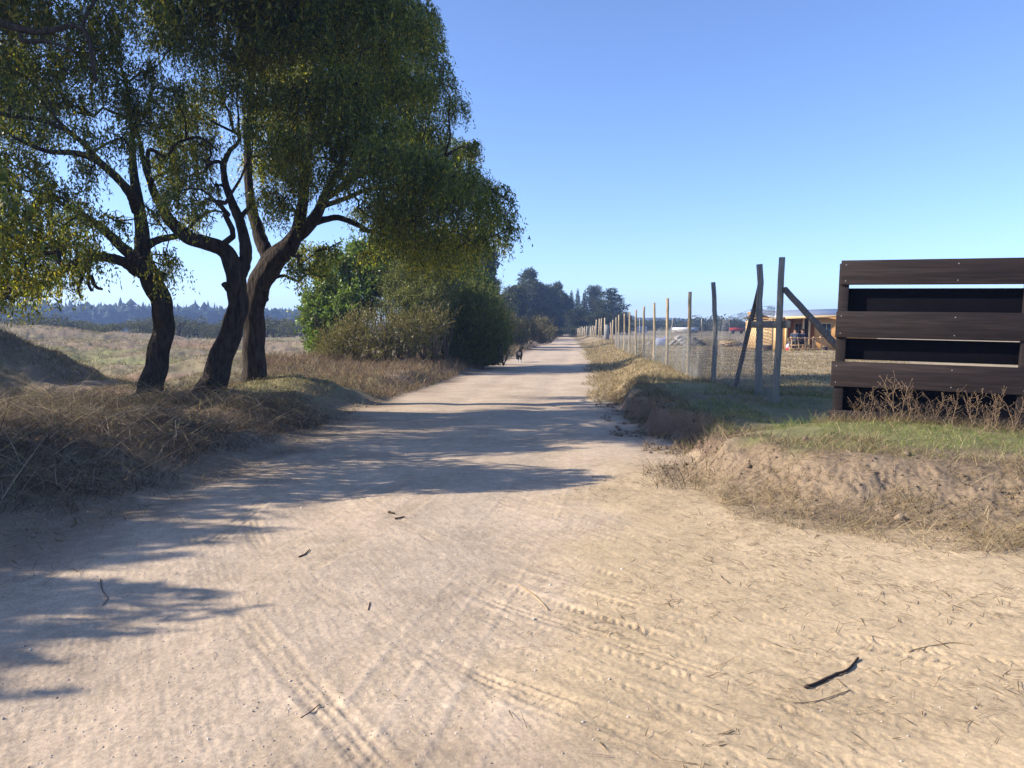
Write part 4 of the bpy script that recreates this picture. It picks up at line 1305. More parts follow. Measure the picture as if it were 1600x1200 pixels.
# ------------------------------------------------------------------ things lying in the right field
def rock_heap(name, label, px, py, Y, w, h, n, cols, cat, s0=.10, s1=.28):
    x = W(px, py, Y)[0]; z = Hs(x, Y)
    root = empty(name, (x, Y, z)); tag(root, label, cat)
    mb = MB()
    a = np.linspace(0, 2 * np.pi, 24, endpoint=False)
    V_ = [(0, 0, h * .75)]; T_ = []
    for r_ in range(1, 5):
        for k in range(24):
            f = r_ / 4
            V_.append((math.cos(a[k]) * w * .5 * f * rng.uniform(.85, 1.1), math.sin(a[k]) * w * .45 * f, h * .75 * (1 - f ** 1.4) - (.05 if r_ == 4 else 0) + rng.uniform(-.05, .05)))
    Q2 = []
    for k in range(24):
        T_.append((0, 1 + k, 1 + (k + 1) % 24))
        for r_ in range(3):
            b0 = 1 + r_ * 24
            Q2.append((b0 + k, b0 + 24 + k, b0 + 24 + (k + 1) % 24, b0 + (k + 1) % 24))
    mb.add(V_, Q2, T_, np.array(cols[0]) * .9); mb.build('soil', M_rock, root, True)
    mb = MB()
    for k in range(n):
        f = math.sqrt(rng.uniform(0, 1)); aa = rng.uniform(0, 6.28); s_ = rng.uniform(s0, s1)
        v = rng.normal(size=(14, 3)); v /= np.linalg.norm(v, axis=1)[:, None]
        # a lumpy stone: octahedron split with jitter
        oc = np.array([(1, 0, 0), (-1, 0, 0), (0, 1, 0), (0, -1, 0), (0, 0, 1), (0, 0, -1), (.7, .7, .3), (-.7, .7, -.2), (.6, -.7, .2), (-.6, -.6, .4)])
        tr = [(4, 0, 6), (4, 6, 2), (4, 2, 7), (4, 7, 1), (4, 1, 9), (4, 9, 3), (4, 3, 8), (4, 8, 0), (5, 6, 0), (5, 2, 6), (5, 7, 2), (5, 1, 7), (5, 9, 1), (5, 3, 9), (5, 8, 3), (5, 0, 8)]
        vv = oc * s_ * rng.uniform(.7, 1.2, (10, 1)) * np.array([1, 1, .7])
        c = np.array([math.cos(aa) * f * w * .5, math.sin(aa) * f * w * .4, h * .8 * (1 - f ** 1.4) + s_ * .3])
        mb.add(vv + c, None, tr, np.array(cols[int(rng.integers(len(cols)))]) * rng.uniform(.8, 1.2))
    o = mb.build('stones', M_rock, root); o['kind'] = 'stuff'
    return root


rock_heap('rubble_heap', 'grey rubble heap with the higher top, left of its neighbour', 1064, 540, 58, 1.7, .8, 60, [(.16, .14, .13), (.22, .20, .19), (.38, .37, .37)], 'rubble heap')
rock_heap('rubble_heap', 'lower dark grey rubble heap on the right', 1085, 540, 57, 1.5, .6, 55, [(.15, .14, .13), (.19, .18, .17), (.12, .11, .11)], 'rubble heap', .08, .2)
rock_heap('debris_heap', 'scattered heap of pale debris left of the blue bulk bag', 1016, 537, 60, 1.6, .3, 30, [(.30, .26, .22), (.5, .5, .52), (.42, .34, .26)], 'debris', .06, .16)
# bulk bag
x = W(1032, 540, 57)[0]; z = Hs(x, 57)
root = empty('bulk_bag', (x, 57, z)); tag(root, 'pale blue bulk bag standing left of the rubble heaps', 'bag')
a = np.linspace(0, 2 * np.pi, 20, endpoint=False); mb = MB()
sq = lambda t, k: np.sign(t) * np.abs(t) ** k
V_ = []
for zz, rr in ((0, .36), (.12, .42), (.35, .43), (.52, .40), (.58, .36), (.55, .30)):
    for q in a:
        V_.append((sq(math.cos(q), .5) * rr * rng.uniform(.96, 1.05), sq(math.sin(q), .5) * rr, zz + rng.normal(0, .015)))
V_.append((0, 0, .5))
mb.add(V_, [(r_ * 20 + k, r_ * 20 + (k + 1) % 20, r_ * 20 + 20 + (k + 1) % 20, r_ * 20 + 20 + k) for r_ in range(5) for k in range(20)], [(100 + k, 100 + (k + 1) % 20, 120) for k in range(20)], (.40, .46, .66))
mb.build('sack', M_attr, root, True)
for sx in (-.3, .3):
    mb = MB(); mb.tube(smooth_path(np.array([(sx, -.3, .5), (sx, -.15, .72), (sx, .15, .70), (sx, .3, .5)]), 10), .02, 5, c=(.16, .22, .5)); mb.build('handle', M_attr, root, True)
# timber pile
x = W(1136, 540, 56)[0]; z = Hs(x, 56)
root = empty('timber_pile', (x, 56, z)); tag(root, 'jumbled pile of sawn timber right of the rubble heaps', 'timber pile')
for k in range(15):
    Lb = rng.uniform(.7, 1.5)
    Mx = Matrix.Translation((rng.uniform(-.5, .5), rng.uniform(-.3, .3), .04 + .03 * k * rng.uniform(.5, 1))) @ Matrix.Rotation(rng.uniform(-.6, .6), 4, 'Z') @ Matrix.Rotation(rng.uniform(-.25, .25), 4, 'Y')
    mb = MB(); mb.box(-Lb / 2, Lb / 2, -.06, .06, -.02, .02, Mx, c=np.array((.55, .40, .24)) * rng.uniform(.7, 1.2)); mb.build('plank', M_post, root)
x = W(1158, 540, 56)[0]
root = rock_heap('debris_heap', 'small whitish debris heap at the right end of the timber', 1157, 540, 56, 1.0, .22, 18, [(.5, .46, .42), (.36, .30, .26)], 'debris', .05, .13)
# crate beside the house
x = W(1199, 545, 45)[0]; z = Hs(x, 45)
root = empty('crate', (x, 45, z)); tag(root, 'small dark crate on the ground left of the house', 'crate')
mb = MB(); mb.box(-.22, .22, -.15, .15, 0, .30, c=(.05, .035, .03)); mb.box(-.24, .24, -.165, -.152, .05, .11, c=(.12, .08, .06)); mb.box(-.24, .24, -.165, -.152, .18, .24, c=(.12, .08, .06)); mb.build('box', M_attr, root)
mb = MB(); mb.box(-.25, .25, -.18, .18, .303, .33, c=(.30, .27, .25)); mb.build('lid', M_attr, root)
# bright bag at the porch
x, Yq, z = at_house(1234, 45.2)
root = empty('shopping_bag', (x, Yq, z)); tag(root, 'light blue and red plastic bag at the porch edge', 'bag')
mb = MB()
V_ = []
for zz, rr, in ((0, .15), (.12, .19), (.28, .18), (.38, .13)):
    for q in a: V_.append((math.cos(q) * rr * 1.1, math.sin(q) * rr * .7, zz + rng.normal(0, .01)))
Cc = [(.55, .03, .05) if zz < .2 else (.45, .60, .85) for zz in (0, .12, .28, .38) for _ in a]
mb.add(V_, [(r_ * 20 + k, r_ * 20 + (k + 1) % 20, r_ * 20 + 20 + (k + 1) % 20, r_ * 20 + 20 + k) for r_ in range(3) for k in range(20)], None, np.array(Cc)); mb.build('sack', M_attr, root, True)
mb = MB(); mb.tube(smooth_path(np.array([(-.08, 0, .36), (-.05, 0, .5), (.05, 0, .5), (.08, 0, .36)]), 8), .012, 5, c=(.45, .6, .85)); mb.build('handle', M_attr, root)
x, Yq, z = at_house(1290, 43.9)
root = empty('bucket', (x, Yq, z)); tag(root, 'black bucket on the ground in front of the house', 'bucket')
mb = MB(); mb.tube(np.array([(0, 0, 0), (0, 0, .2), (0, 0, .205), (0, 0, .03)]), [.11, .14, .12, .1], 14, c=(.02, .02, .022)); mb.build('body', M_attr, root, True)
mb = MB(); mb.tube(smooth_path(np.array([(-.14, 0, .2), (0, -.05, .27), (.14, 0, .2)]), 9), .006, 4, c=(.4, .4, .4)); mb.build('handle', M_attr, root)
# long white shed and red trailer far behind
x = W(1068, 522, 165)[0]; z = Hs(x, 165)
root = empty('long_shed', (x, 165, z)); tag(root, 'long low white roofed shed far across the right field', 'shed')
mb = MB(); mb.box(-2.5, 2.9, -1, 1, 0, .55, c=(.35, .30, .26)); mb.build('wall', M_attr, root)
mb = MB(); mb.add([(-2.7, -1.25, .55), (3.1, -1.25, .55), (3.1, 1.25, .55), (-2.7, 1.25, .55), (-2.6, 0, 1.15), (2.9, 0, 1.15)], [(0, 1, 5, 4), (2, 3, 4, 5), (0, 3, 2, 1)], [(1, 2, 5), (3, 0, 4)], (.75, .75, .75)); mb.build('roof', M_attr, root)
x = W(1003, 522, 165)[0]
root = empty('white_hut', (x, 165, Hs(x, 165))); tag(root, 'tiny white hut far away at the left of the right field', 'hut')
mb = MB(); mb.box(-.9, .9, -.8, .8, 0, .9, c=(.6, .6, .6)); mb.build('wall', M_attr, root)
mb = MB(); mb.add([(-1, -.9, .9), (1, -.9, .9), (1, .9, .9), (-1, .9, .9), (-1, 0, 1.4), (1, 0, 1.4)], [(0, 1, 5, 4), (2, 3, 4, 5), (0, 3, 2, 1)], [(1, 2, 5), (3, 0, 4)], (.55, .5, .48)); mb.build('roof', M_attr, root)
x = W(1150, 522, 150)[0]; z = Hs(x, 150)
root = empty('farm_trailer', (x, 150, z)); tag(root, 'red farm trailer far across the right field', 'trailer')
mb = MB(); mb.box(-1.2, 1.2, -.7, .7, .55, .62, c=(.2, .03, .03)); mb.box(-1.2, 1.2, -.7, -.66, .623, 1.15, c=(.50, .05, .05)); mb.box(-1.2, 1.2, .66, .7, .623, 1.15, c=(.50, .05, .05)); mb.box(-1.2, -1.16, -.655, .655, .623, 1.15, c=(.5, .05, .05)); mb.box(1.16, 1.2, -.655, .655, .623, 1.15, c=(.5, .05, .05)); mb.build('bed', M_attr, root)
for sx in (-.8, .8):
    mb = MB(); mb.tube(np.array([(sx, -.78, .35), (sx, -.60, .35)]), .35, 14, c=(.02, .02, .02)); mb.build('wheel', M_attr, root, True)
mb = MB(); mb.tube(np.array([(1.2, 0, .55), (2.2, 0, .45)]), .05, 6, c=(.2, .03, .03)); mb.build('drawbar', M_attr, root)
# huts beside the pond
x = W(441, 510, 300)[0]
root = empty('pond_hut', (x, 300, Hs(x, 300))); tag(root, 'small pale hut with a flat roof before the pine forest', 'hut')
mb = MB(); mb.box(-1.2, 1.2, -1, 1, 0, 2.0, c=(.42, .40, .40)); mb.build('wall', M_attr, root)
mb = MB(); mb.box(-1.9, 2.1, -1.5, 1.5, 2.003, 2.3, c=(.62, .60, .58)); mb.build('roof', M_attr, root)
mb = MB(); mb.box(-.4, .4, -1.01, -1.003, .0, 1.7, c=(.08, .07, .07)); mb.build('door', M_attr, root)
x = W(418, 508, 280)[0]
root = empty('water_tank', (x, 280, Hs(x, 280))); tag(root, 'small white tank left of the pale hut', 'tank')
mb = MB(); mb.tube(np.array([(0, 0, 0), (0, 0, 1.3), (0, 0, 1.55)]), [.62, .62, .2], 14, c=(.75, .75, .75)); mb.build('body', M_attr, root, True)
mb = MB(); mb.tube(np.array([(0, 0, 1.55), (0, 0, 1.65)]), .2, 10, c=(.5, .5, .5)); mb.build('lid', M_attr, root)

# ------------------------------------------------------------------ grass, weeds, litter
def scatter(n, px0, px1, y0, y1):
    """points spread evenly in perspective over a fan of ground"""
    Y = np.exp(rng.uniform(math.log(y0), math.log(y1), n))
    x = rng.uniform((px0 - 800) / 1200, (px1 - 800) / 1200, n) * Y
    return x, Y


def grass(name, label, sets, mat=None):
    V = []; Q = []; C = []; n0 = 0
    for (x, y, L, lean, bend, wd, cols, wts, seg, lift) in sets:
        N = len(x)
        if N == 0: continue
        z = H(x, y) + lift
        az = rng.uniform(0, 2 * np.pi, N)
        v, q, c = ribbons(np.c_[x, y, z], az, lean, bend, L, wd, palette(N, cols, wts, .22), seg)
        V.append(v); Q.append(q + n0); C.append(c); n0 += len(v)
    o = mesh_np(name, np.vstack(V), np.vstack(Q), None, mat or M_grass, None, np.vstack(C))
    tag(o, label, 'grass', None, 'stuff')
    return o


U = rng.uniform
STRAW = [(.36, .27, .14), (.28, .21, .12), (.42, .34, .20), (.20, .15, .09)]
BROWN = [(.145, .110, .086), (.10, .076, .062), (.21, .165, .12), (.068, .053, .046)]
GREEN = [(.15, .21, .045), (.20, .26, .065), (.10, .14, .04), (.32, .29, .12)]
OLIVE = [(.20, .19, .09), (.26, .23, .12), (.15, .15, .07)]


def dleft(x, y):
    return np.interp(y, YL, XL) - x


# tangled dry weeds on the left verge
sets = []
x = U(-10, -3.0, 64000); y = U(5.0, 13.5, 64000)
d = dleft(x, y); hp = fbm(x, y, 1.4, 3, 201)
k = (d > .15 + .3 * hp) & (hp > -.42) & (y > 5.2 + .3 * np.abs(x + 5)) & (U(0, 1, len(x)) < .35 + .75 * np.clip(hp + .5, 0, 1))
x, y = x[k], y[k]; N = len(x)
tall = np.exp(-((x + 5.5) / 2.2) ** 2 - ((y - 8.6) / 2.3) ** 2)
sets.append((x, y, U(.10, .34, N) * (.6 + .7 * tall), U(.1, 1.2, N), U(.3, 2.0, N), U(.004, .009, N), BROWN, [4, 3, 3, 2], 4, -.01))
x, y = x[:15000], y[:15000]; N = len(x)
sets.append((x, y, U(.25, .85, N), U(.8, 1.5, N), U(.1, 1.2, N), U(.004, .009, N), BROWN + [(.34, .27, .20), (.40, .33, .24), (.22, .21, .10)], [3, 3, 3, 1, 2, 2, 2], 4, .12))
# lower scruffy edge
x, y = scatter(16000, 0, 560, 4.2, 19)
d = dleft(x, y); k = (d > -.45) & (d < 1.6) & (U(0, 1, len(x)) < .25 + .5 * np.clip(d + .3, 0, 1)); x, y = x[k], y[k]; N = len(x)
sets.append((x, y, U(.04, .14, N), U(.3, 1.2, N), U(.2, 1, N), U(.004, .008, N), STRAW + OLIVE, [2, 3, 1, 3, 1, 1, 2], 2, 0))
x = U(-11, -2.0, 26000); y = U(11.5, 26, 26000)
d = dleft(x, y); hp = fbm(x, y, 1.2, 3, 207); k = (d > .0) & (d < 6.5) & (hp > -.5 + .4 * U(-1, 1, len(x))); x, y = x[k], y[k]; N = len(x)
sets.append((x, y, U(.06, .24, N), U(.2, 1.2, N), U(.2, 1.2, N), U(.006, .012, N), BROWN + STRAW[:2] + OLIVE + GREEN[:1], [3, 2, 2, 2, 2, 2, 2, 1, 2, 1], 2, -.005))
grass('dry_weeds', 'tangled brown dry weeds heaped along the left verge', sets)

# left field: tufts
sets = []
x, y = scatter(90000, -30, 560, 9, 75)
d = dleft(x, y); hp = fbm(x, y, 1.1, 3, 211) + .5 * fbm(x, y, 5, 2, 212)
k = (d > .9) & (hp > -.35 + .3 * U(-1, 1, len(x))); x, y = x[k], y[k]; N = len(x)
sets.append((x, y, U(.04, .13, N) * np.interp(y, [9, 75], [1, 2.2]), U(.1, 1.1, N), U(.2, 1.2, N), U(.006, .011, N) * np.interp(y, [9, 75], [1, 4.5]), STRAW[:3] + OLIVE + BROWN[:2], [2, 3, 2, 3, 2, 2, 2, 2], 2, -.005))
grass('field_grass', 'short dry grass and hummocks covering the left field', sets)

x = U(-19, -8.5, 30000); y = U(14, 25, 30000); k = (np.hypot(np.maximum(np.abs(x + 15.4) - .8, 0), y - 19.2) < 4.6) & (fbm(x, y, .9, 3, 213) > -.5); x, y = x[k], y[k]; N = len(x)
v_, q_, c_ = ribbons(np.c_[x, y, H(x, y) - .005], U(0, 6.28, N), U(.1, 1.1, N), U(.2, 1.2, N), U(.07, .26, N), U(.008, .015, N), palette(N, OLIVE + BROWN + STRAW[:2], [3, 2, 3, 2, 2, 2, 1, 1, 1], .25), 2)
tag(mesh_np('mound_grass', v_, q_, None, M_grass, None, c_), 'short dull grass covering the earth mound at the far left', 'grass', None, 'stuff')
# grass at the foot of the thicket
sets = []
x, y = scatter(40000, 400, 760, 17, 33)
d = dleft(x, y); k = (d > .1) & (y < 21 + .9 * (x + 9) + 6) & (U(0, 1, len(x)) < .8); x, y = x[k], y[k]; N = len(x)
hgt = np.interp(y, [18, 23, 28], [.35, .8, 1.3])
sets.append((x, y, U(.12, .40, N) * hgt, U(.05, .8, N), U(.2, 1.4, N), U(.008, .016, N), BROWN[:3] + STRAW[:3] + [(.25, .15, .10)], [3, 2, 3, 2, 2, 1, 3], 3, 0))
x, y = scatter(16000, 620, 860, 33, 75)
d = dleft(x, y); k = (d > .1) & (d < 5); x, y = x[k], y[k]; N = len(x)
sets.append((x, y, U(.15, .6, N), U(.05, .8, N), U(.2, 1.2, N), U(.015, .03, N), BROWN[:3] + STRAW + [(.28, .17, .11)], [2, 2, 2, 3, 2, 1, 1, 3], 2, 0))
grass('thicket_grass', 'reddish brown dry grass along the foot of the roadside thicket', sets)

# straw on the right verge and stubble in the right field
sets = []
x, y = scatter(52000, 850, 1150, 16.5, 90)
sd = bank_sd(x, y); xl = np.interp(y, L_[:, 1], L_[:, 0])
k = (sd > -.55 + .3 * fbm(x, y, 1.5, 2, 221)) & (x < np.where(y < 56, xl + .3, 99)); x, y = x[k], y[k]; N = len(x)
sets.append((x, y, U(.05, .20, N) * np.interp(y, [17, 50], [1, 1.8]), U(.2, 1.1, N), U(.2, 1.2, N), U(.006, .012, N) * np.interp(y, [17, 60], [1, 3]), STRAW + OLIVE[:2], [4, 3, 3, 2, 2, 1], 2, 0))
grass('verge_straw', 'golden dry straw on the right verge below the fence', sets)
sets = []
x, y = scatter(60000, 960, 1420, 13.5, 62)
xl = np.interp(y, L_[:, 1], L_[:, 0])
k = (bank_sd(x, y) > .4) & (x > np.where(y < 56, xl - .2, 0)); x, y = x[k], y[k]; N = len(x)
sets.append((x, y, U(.04, .11, N) * np.interp(y, [14, 60], [1, 1.6]), U(.2, 1.2, N), U(.2, 1.1, N), U(.006, .012, N) * np.interp(y, [14, 60], [1, 3]), STRAW + OLIVE + BROWN[:1], [3, 3, 2, 2, 2, 1, 1, 2], 2, 0))
grass('field_stubble', 'thin dry stubble over the fenced field on the right', sets)

# green grass on the right bank
sets = []
x = U(2.0, 8.5, 60000); y = U(7.2, 17.0, 60000)
sd = bank_sd(x, y); hp = fbm(x, y, .9, 3, 231)
din = np.hypot(x - 1.8 - np.clip(((x - 1.8) * 2.6 + (y - 9.2) * 1.8) / 10, 0, 1) * 2.6, y - 9.2 - np.clip(((x - 1.8) * 2.6 + (y - 9.2) * 1.8) / 10, 0, 1) * 1.8)
k = (sd > np.where(y > 9.5, .30, 1.25)) & (hp > -.15 - .5 * (y < 9.6)) & (y < 17.5) & (din > .45) & ((y < 9.6) | (x < 6.5)) & (U(0, 1, len(x)) < np.where(y > 11.5, .5, .9)); x, y = x[k], y[k]; N = len(x)
sets.append((x, y, U(.025, .075, N), U(.1, .9, N), U(.2, 1.1, N), U(.003, .006, N), GREEN, [4, 3, 3, 2], 2, 0))
j = U(0, 1, N) < .22
sets.append((x[j], y[j], U(.06, .20, j.sum()), U(.3, 1.3, j.sum()), U(.2, .9, j.sum()), U(.003, .005, j.sum()), STRAW, [2, 2, 2, 1], 3, 0))
x = U(2.4, 7.5, 9000); y = U(9.6, 14, 9000); k = (bank_sd(x, y) > .3) & (fbm(x, y, .8, 2, 233) > 0); x, y = x[k], y[k]; N = len(x)
sets.append((x, y, U(.06, .22, N), U(.2, 1.2, N), U(.3, 1.2, N), U(.004, .007, N), GREEN[:3] + [(.16, .17, .08)], [2, 2, 2, 2], 3, 0))
x = U(1.6, 3.6, 30000); y = U(8.6, 19, 30000); sd = bank_sd(x, y); k = (sd > -.05) & (sd < .75) & (fbm(x, y, .5, 3, 235) > -.25); x, y = x[k], y[k]; N = len(x)
sets.append((x, y, U(.06, .26, N), U(.5, 1.6, N), U(.2, 1.2, N), U(.004, .008, N), BROWN[:3] + STRAW + GREEN[:1], [3, 2, 3, 2, 2, 1, 2, 1], 3, .0))
grass('bank_grass', 'short green grass on top of the right bank', sets)

# dead stalks lying on the slope of the mound
sets = []
x = U(1.2, 7.5, 60000); y = U(4.3, 8.4, 60000)
sd = bank_sd(x, y); hp = fbm(x, y, .8, 3, 241)
k = (sd > -.55 + .3 * hp) & (sd < 1.6 + .3 * hp) & (U(0, 1, len(x)) < .25 + .7 * np.clip(hp + .35, 0, 1)) & (x > 1.9 + .2 * hp); x, y = x[k], y[k]; N = len(x)
sets.append((x, y, U(.05, .24, N), U(.8, 1.6, N), U(-.2, .6, N), U(.003, .0065, N), BROWN[::2] + STRAW, [1, 3, 4, 3, 4, 1], 3, .006))
j = U(0, 1, N) < .10
sets.append((x[j], y[j], U(.12, .35, j.sum()), U(.1, .9, j.sum()), U(.3, 1.2, j.sum()), U(.002, .004, j.sum()), STRAW, None, 4, 0))
# weeds in the shady cut
x = U(1.4, 2.9, 2600); y = U(7.6, 10.6, 2600); k = (bank_sd(x, y) > -.5) & (fbm(x, y, .6, 2, 243) > 0); x, y = x[k], y[k]; N = len(x)
sets.append((x, y, U(.06, .35, N), U(.2, 1.3, N), U(.2, 1.2, N), U(.003, .006, N), BROWN + STRAW, None, 4, 0))
# matted dry stuff directly below the gate
x = U(3.9, 7.2, 4200); gx_ = (x - gx) * math.tan(gdir) + gy
y = gx_ - np.abs(rng.normal(0, .16, len(x))) - .05; N = len(x)
sets.append((x, y, U(.05, .22, N), U(.2, 1.3, N), U(.2, 1.3, N), U(.0025, .005, N), STRAW + BROWN, [3, 3, 2, 1, 2, 1, 2, 1], 3, 0))
grass('mound_straw', 'dead straw and stalks lying over the sandy mound on the right', sets)

# litter and twig crumbs on the sand
sets = []
x = U(-.3, 7, 30000); y = U(2.4, 9, 30000)
hp = fbm(x, y, .55, 3, 251)
k = (bank_sd(x, y) < .2) & (x > .125 * y - .45 + .15 * hp) & (U(0, 1, len(x)) < np.clip(.35 + hp * .7 + .12 * (x - 1), 0.05, 1) * np.interp(y, [2.4, 4, 8], [.35, .6, 1])); x, y = x[k], y[k]; N = len(x)
sets.append((x, y, U(.03, .17, N) * U(.4, 1.1, N), U(1.35, 1.6, N), U(-.06, .2, N), U(.003, .0065, N), [(.15, .105, .065), (.20, .14, .085), (.34, .26, .15), (.10, .07, .045)], [3, 3, 2, 2], 3, .006))
x = U(-4.2, .8, 900); y = U(2.6, 9, 900); k = dleft(x, y) < .3; x, y = x[k], y[k]; N = len(x)
sets.append((x, y, U(.012, .06, N), U(1.45, 1.62, N), U(-.1, .1, N), U(.002, .004, N), [(.13, .09, .055), (.24, .17, .10)], [1, 1], 3, .005))
x = U(-6, -2.0, 9000); y = U(3.2, 15, 9000); k = (dleft(x, y) > -1.0) & (dleft(x, y) < 1.2) & (fbm(x, y, .7, 2, 253) > -.35); x, y = x[k], y[k]; N = len(x)
sets.append((x, y, U(.04, .2, N), U(1.2, 1.6, N), U(-.1, .3, N), U(.002, .005, N), BROWN + STRAW[:2], None, 3, .006))
o = grass('ground_litter', 'fine twigs and straw scattered over the sand', sets)
o['category'] = 'litter'

# soil clods crumbling off the bank and lying on the mounds
x = U(1.3, 8, 90000); y = U(4.6, 19, 90000); sd = bank_sd(x, y)
k = (((y > 8.4) & (sd > -.45) & (sd < .45)) | ((y <= 8.4) & (sd > -.3) & (sd < 1.5))) & (fbm(x, y, .5, 3, 261) > .05) & (U(0, 1, len(x)) < np.where(y > 8.4, .30, .07)); x, y = x[k], y[k]; N = len(x)
x2 = U(-7, -3.0, 2600); y2 = U(5.5, 17, 2600); k = (dleft(x2, y2) > -.1) & (fbm(x2, y2, .8, 3, 263) > .0); x = np.r_[x, x2[k]]; y = np.r_[y, y2[k]]; N = len(x)
s_ = U(.006, .022, N) * (1 + 1.8 * (U(0, 1, N) > .95))
oc8 = np.array([(1, 0, 0), (-1, 0, 0), (0, 1, 0), (0, -1, 0), (0, 0, 1), (0, 0, -1)], float)
V = np.c_[x, y, H(x, y) + s_ * .25][:, None, :] + oc8[None] * s_[:, None, None] * U(.55, 1.35, (N, 6, 1)) * np.array([1, 1, .8]) + rng.normal(0, .12, (N, 6, 3)) * s_[:, None, None]
tr8 = np.array([(4, 0, 2), (4, 2, 1), (4, 1, 3), (4, 3, 0), (5, 2, 0), (5, 1, 2), (5, 3, 1), (5, 0, 3)])
o = mesh_np('soil_clods', V.reshape(-1, 3), None, (np.arange(N)[:, None, None] * 6 + tr8[None]).reshape(-1, 3), M_rock, None, np.repeat(palette(N, [(.20, .15, .105), (.17, .125, .09), (.25, .19, .135)], [3, 3, 2], .12), 6, 0))
tag(o, 'crumbled brown soil clods along the eroded banks', 'soil clods', None, 'stuff')
# gravel
N = 5200
x = U(-4.2, 4.0, N); y = np.exp(U(math.log(2.4), math.log(11), N)); k = (bank_sd(x, y) < .1) & (dleft(x, y) < .6) & (U(0, 1, N) < np.where(x > .12 * y, .3, 1)); x, y = x[k], y[k]; N = len(x)
s_ = U(.0022, .006, N) * (1 + 1.0 * (U(0, 1, N) > .985))
oc = np.array([(1, 0, 0), (-1, 0, 0), (0, 1, 0), (0, -1, 0), (0, 0, 1), (0, 0, -1)], float)
z = H(x, y, True)[0]
V = np.c_[x, y, z + s_ * .25][:, None, :] + oc[None] * s_[:, None, None] * U(.6, 1.3, (N, 6, 1)) * np.array([1, 1, .7])
tr = np.array([(4, 0, 2), (4, 2, 1), (4, 1, 3), (4, 3, 0), (5, 2, 0), (5, 1, 2), (5, 3, 1), (5, 0, 3)])
T = (np.arange(N)[:, None, None] * 6 + tr[None]).reshape(-1, 3)
o = mesh_np('gravel', V.reshape(-1, 3), None, T, M_rock, None, np.repeat(palette(N, [(.50, .42, .35), (.62, .56, .50), (.30, .25, .21)], [3, 2, 2], .15), 6, 0))
tag(o, 'small pale stones scattered over the road surface', 'gravel', None, 'stuff')

# ------------------------------------------------------------------ single dead weeds in front of the gate
def weed_mesh(seed, h):
    r_ = np.random.default_rng(seed); mb = MB(); hd = MB()
    for k in range(3):
        p = np.array([r_.normal(0, .03), r_.normal(0, .03), -.03]); d = np.array([r_.normal(0, .22), r_.normal(0, .16), 1.])
        pts = [p]
        for q in range(7):
            d = d + r_.normal(0, .10, 3) * np.array([1, 1, .3]); p = p + d / np.linalg.norm(d) * h / 7 * (1 - .1 * k); pts.append(p)
        pts = np.array(pts); mb.tube(pts, np.linspace(.0045, .0018, 8), 5)
        for q in range(2, 8):
            for e in range(2):
                dd = np.array([r_.normal(0, .8), r_.normal(0, .6), r_.uniform(.3, 1.)]); dd /= np.linalg.norm(dd)
                Lb = h * r_.uniform(.10, .32)
                e1 = pts[q] + dd * Lb * .6 + r_.normal(0, .01, 3); e2 = e1 + (dd + np.array([r_.normal(0, .3), 0, .4])) * Lb * .4
                mb.tube(np.array([pts[q], e1, e2]), [.0026, .0018, .0012], 4)
                e3 = e1 + r_.normal(0, .5, 3) * Lb * .5 + np.array([0, 0, .02]); mb.tube(np.array([e1, e3]), [.0015, .001], 3)
                for tip in (e2, e3):
                    oc_ = oc * r_.uniform(.004, .009) * np.array([1, 1, .8]); mb.add(oc_ + tip, None, tr, (.26, .18, .11))
    return mb, hd


M_weed = rough_mat('dry_stalk', (.26, .18, .115), .9, (30, 30, 30), 0, .3, .1)
GWd = 'dead weeds in front of the dark gate'
protoW = []
wl = [(1335, .40, 'short dead weed at the left corner of the dark gate'), (1362, .55, 'dead weed second from the left end of the gate'), (1398, .80, 'tallest dead weed, reaching the lowest full board of the gate'),
      (1425, .55, 'bushy dead weed just right of the tallest one'), (1458, .50, 'dead weed at the middle of the gate, left of the forked stalk'), (1492, .56, 'forked dead weed in the black opening of the gate'),
      (1522, .62, 'dead weed with a high seed head right of the forked stalk'), (1552, .58, 'dead weed before the right stile of the gate'), (1580, .55, 'dead weed nearest the right edge of the picture'), (1380, .38, 'small dead weed at the foot of the tallest one'),
      (1440, .36, 'low dead weed between the bushy one and the gate middle'), (1540, .40, 'low dead weed beside the high seed head')]
for k, (px, hh, lab) in enumerate(wl):
    f = (px - 1302) / 300.0
    Yw = 9.9 - .9 * f - .14 - .10 * (k % 3)
    x = W(px, 660, Yw)[0]; loc = (x, Yw, Hs(x, Yw))
    if k < 4:
        root = empty('dead_weed', loc, (0, 0, 0)); tag(root, lab, 'weed', GWd); root.scale = (hh / .80,) * 3
        mb, hd = weed_mesh(500 + k, .6)
        mb.build('stalks', M_weed, root); protoW.append(root)
    else:
        copy_tree(protoW[k % 4], loc, U(0, 6.28), (hh / .80,) * 3, lab, GWd)

# single sticks on the ground
def stick(label, pts_px, Ys, r, colr, name='stick', cat='stick', twigs=None):
    pts = []
    for (px, py) in pts_px:
        # walk along the sight line down to the ground
        Yq = CAM_H * 1200 / (py - 515)
        for _ in range(6):
            p = W(px, py, Yq); e = p[2] - (Hs(p[0], Yq) + r * .8); Yq += e * Yq / CAM_H
        p = W(px, py, Yq); pts.append(p)
    pts = np.array(pts); c = pts.mean(0)
    mb = MB(); pp = smooth_path(pts - c, len(pts) * 4)
    mb.tube(pp, np.linspace(r, r * .6, len(pp)) * U(.85, 1.2, len(pp)), 8, .12, c=colr)
    o = mb.build(name, M_rock, None, True); o.location = c
    tag(o, label, cat)


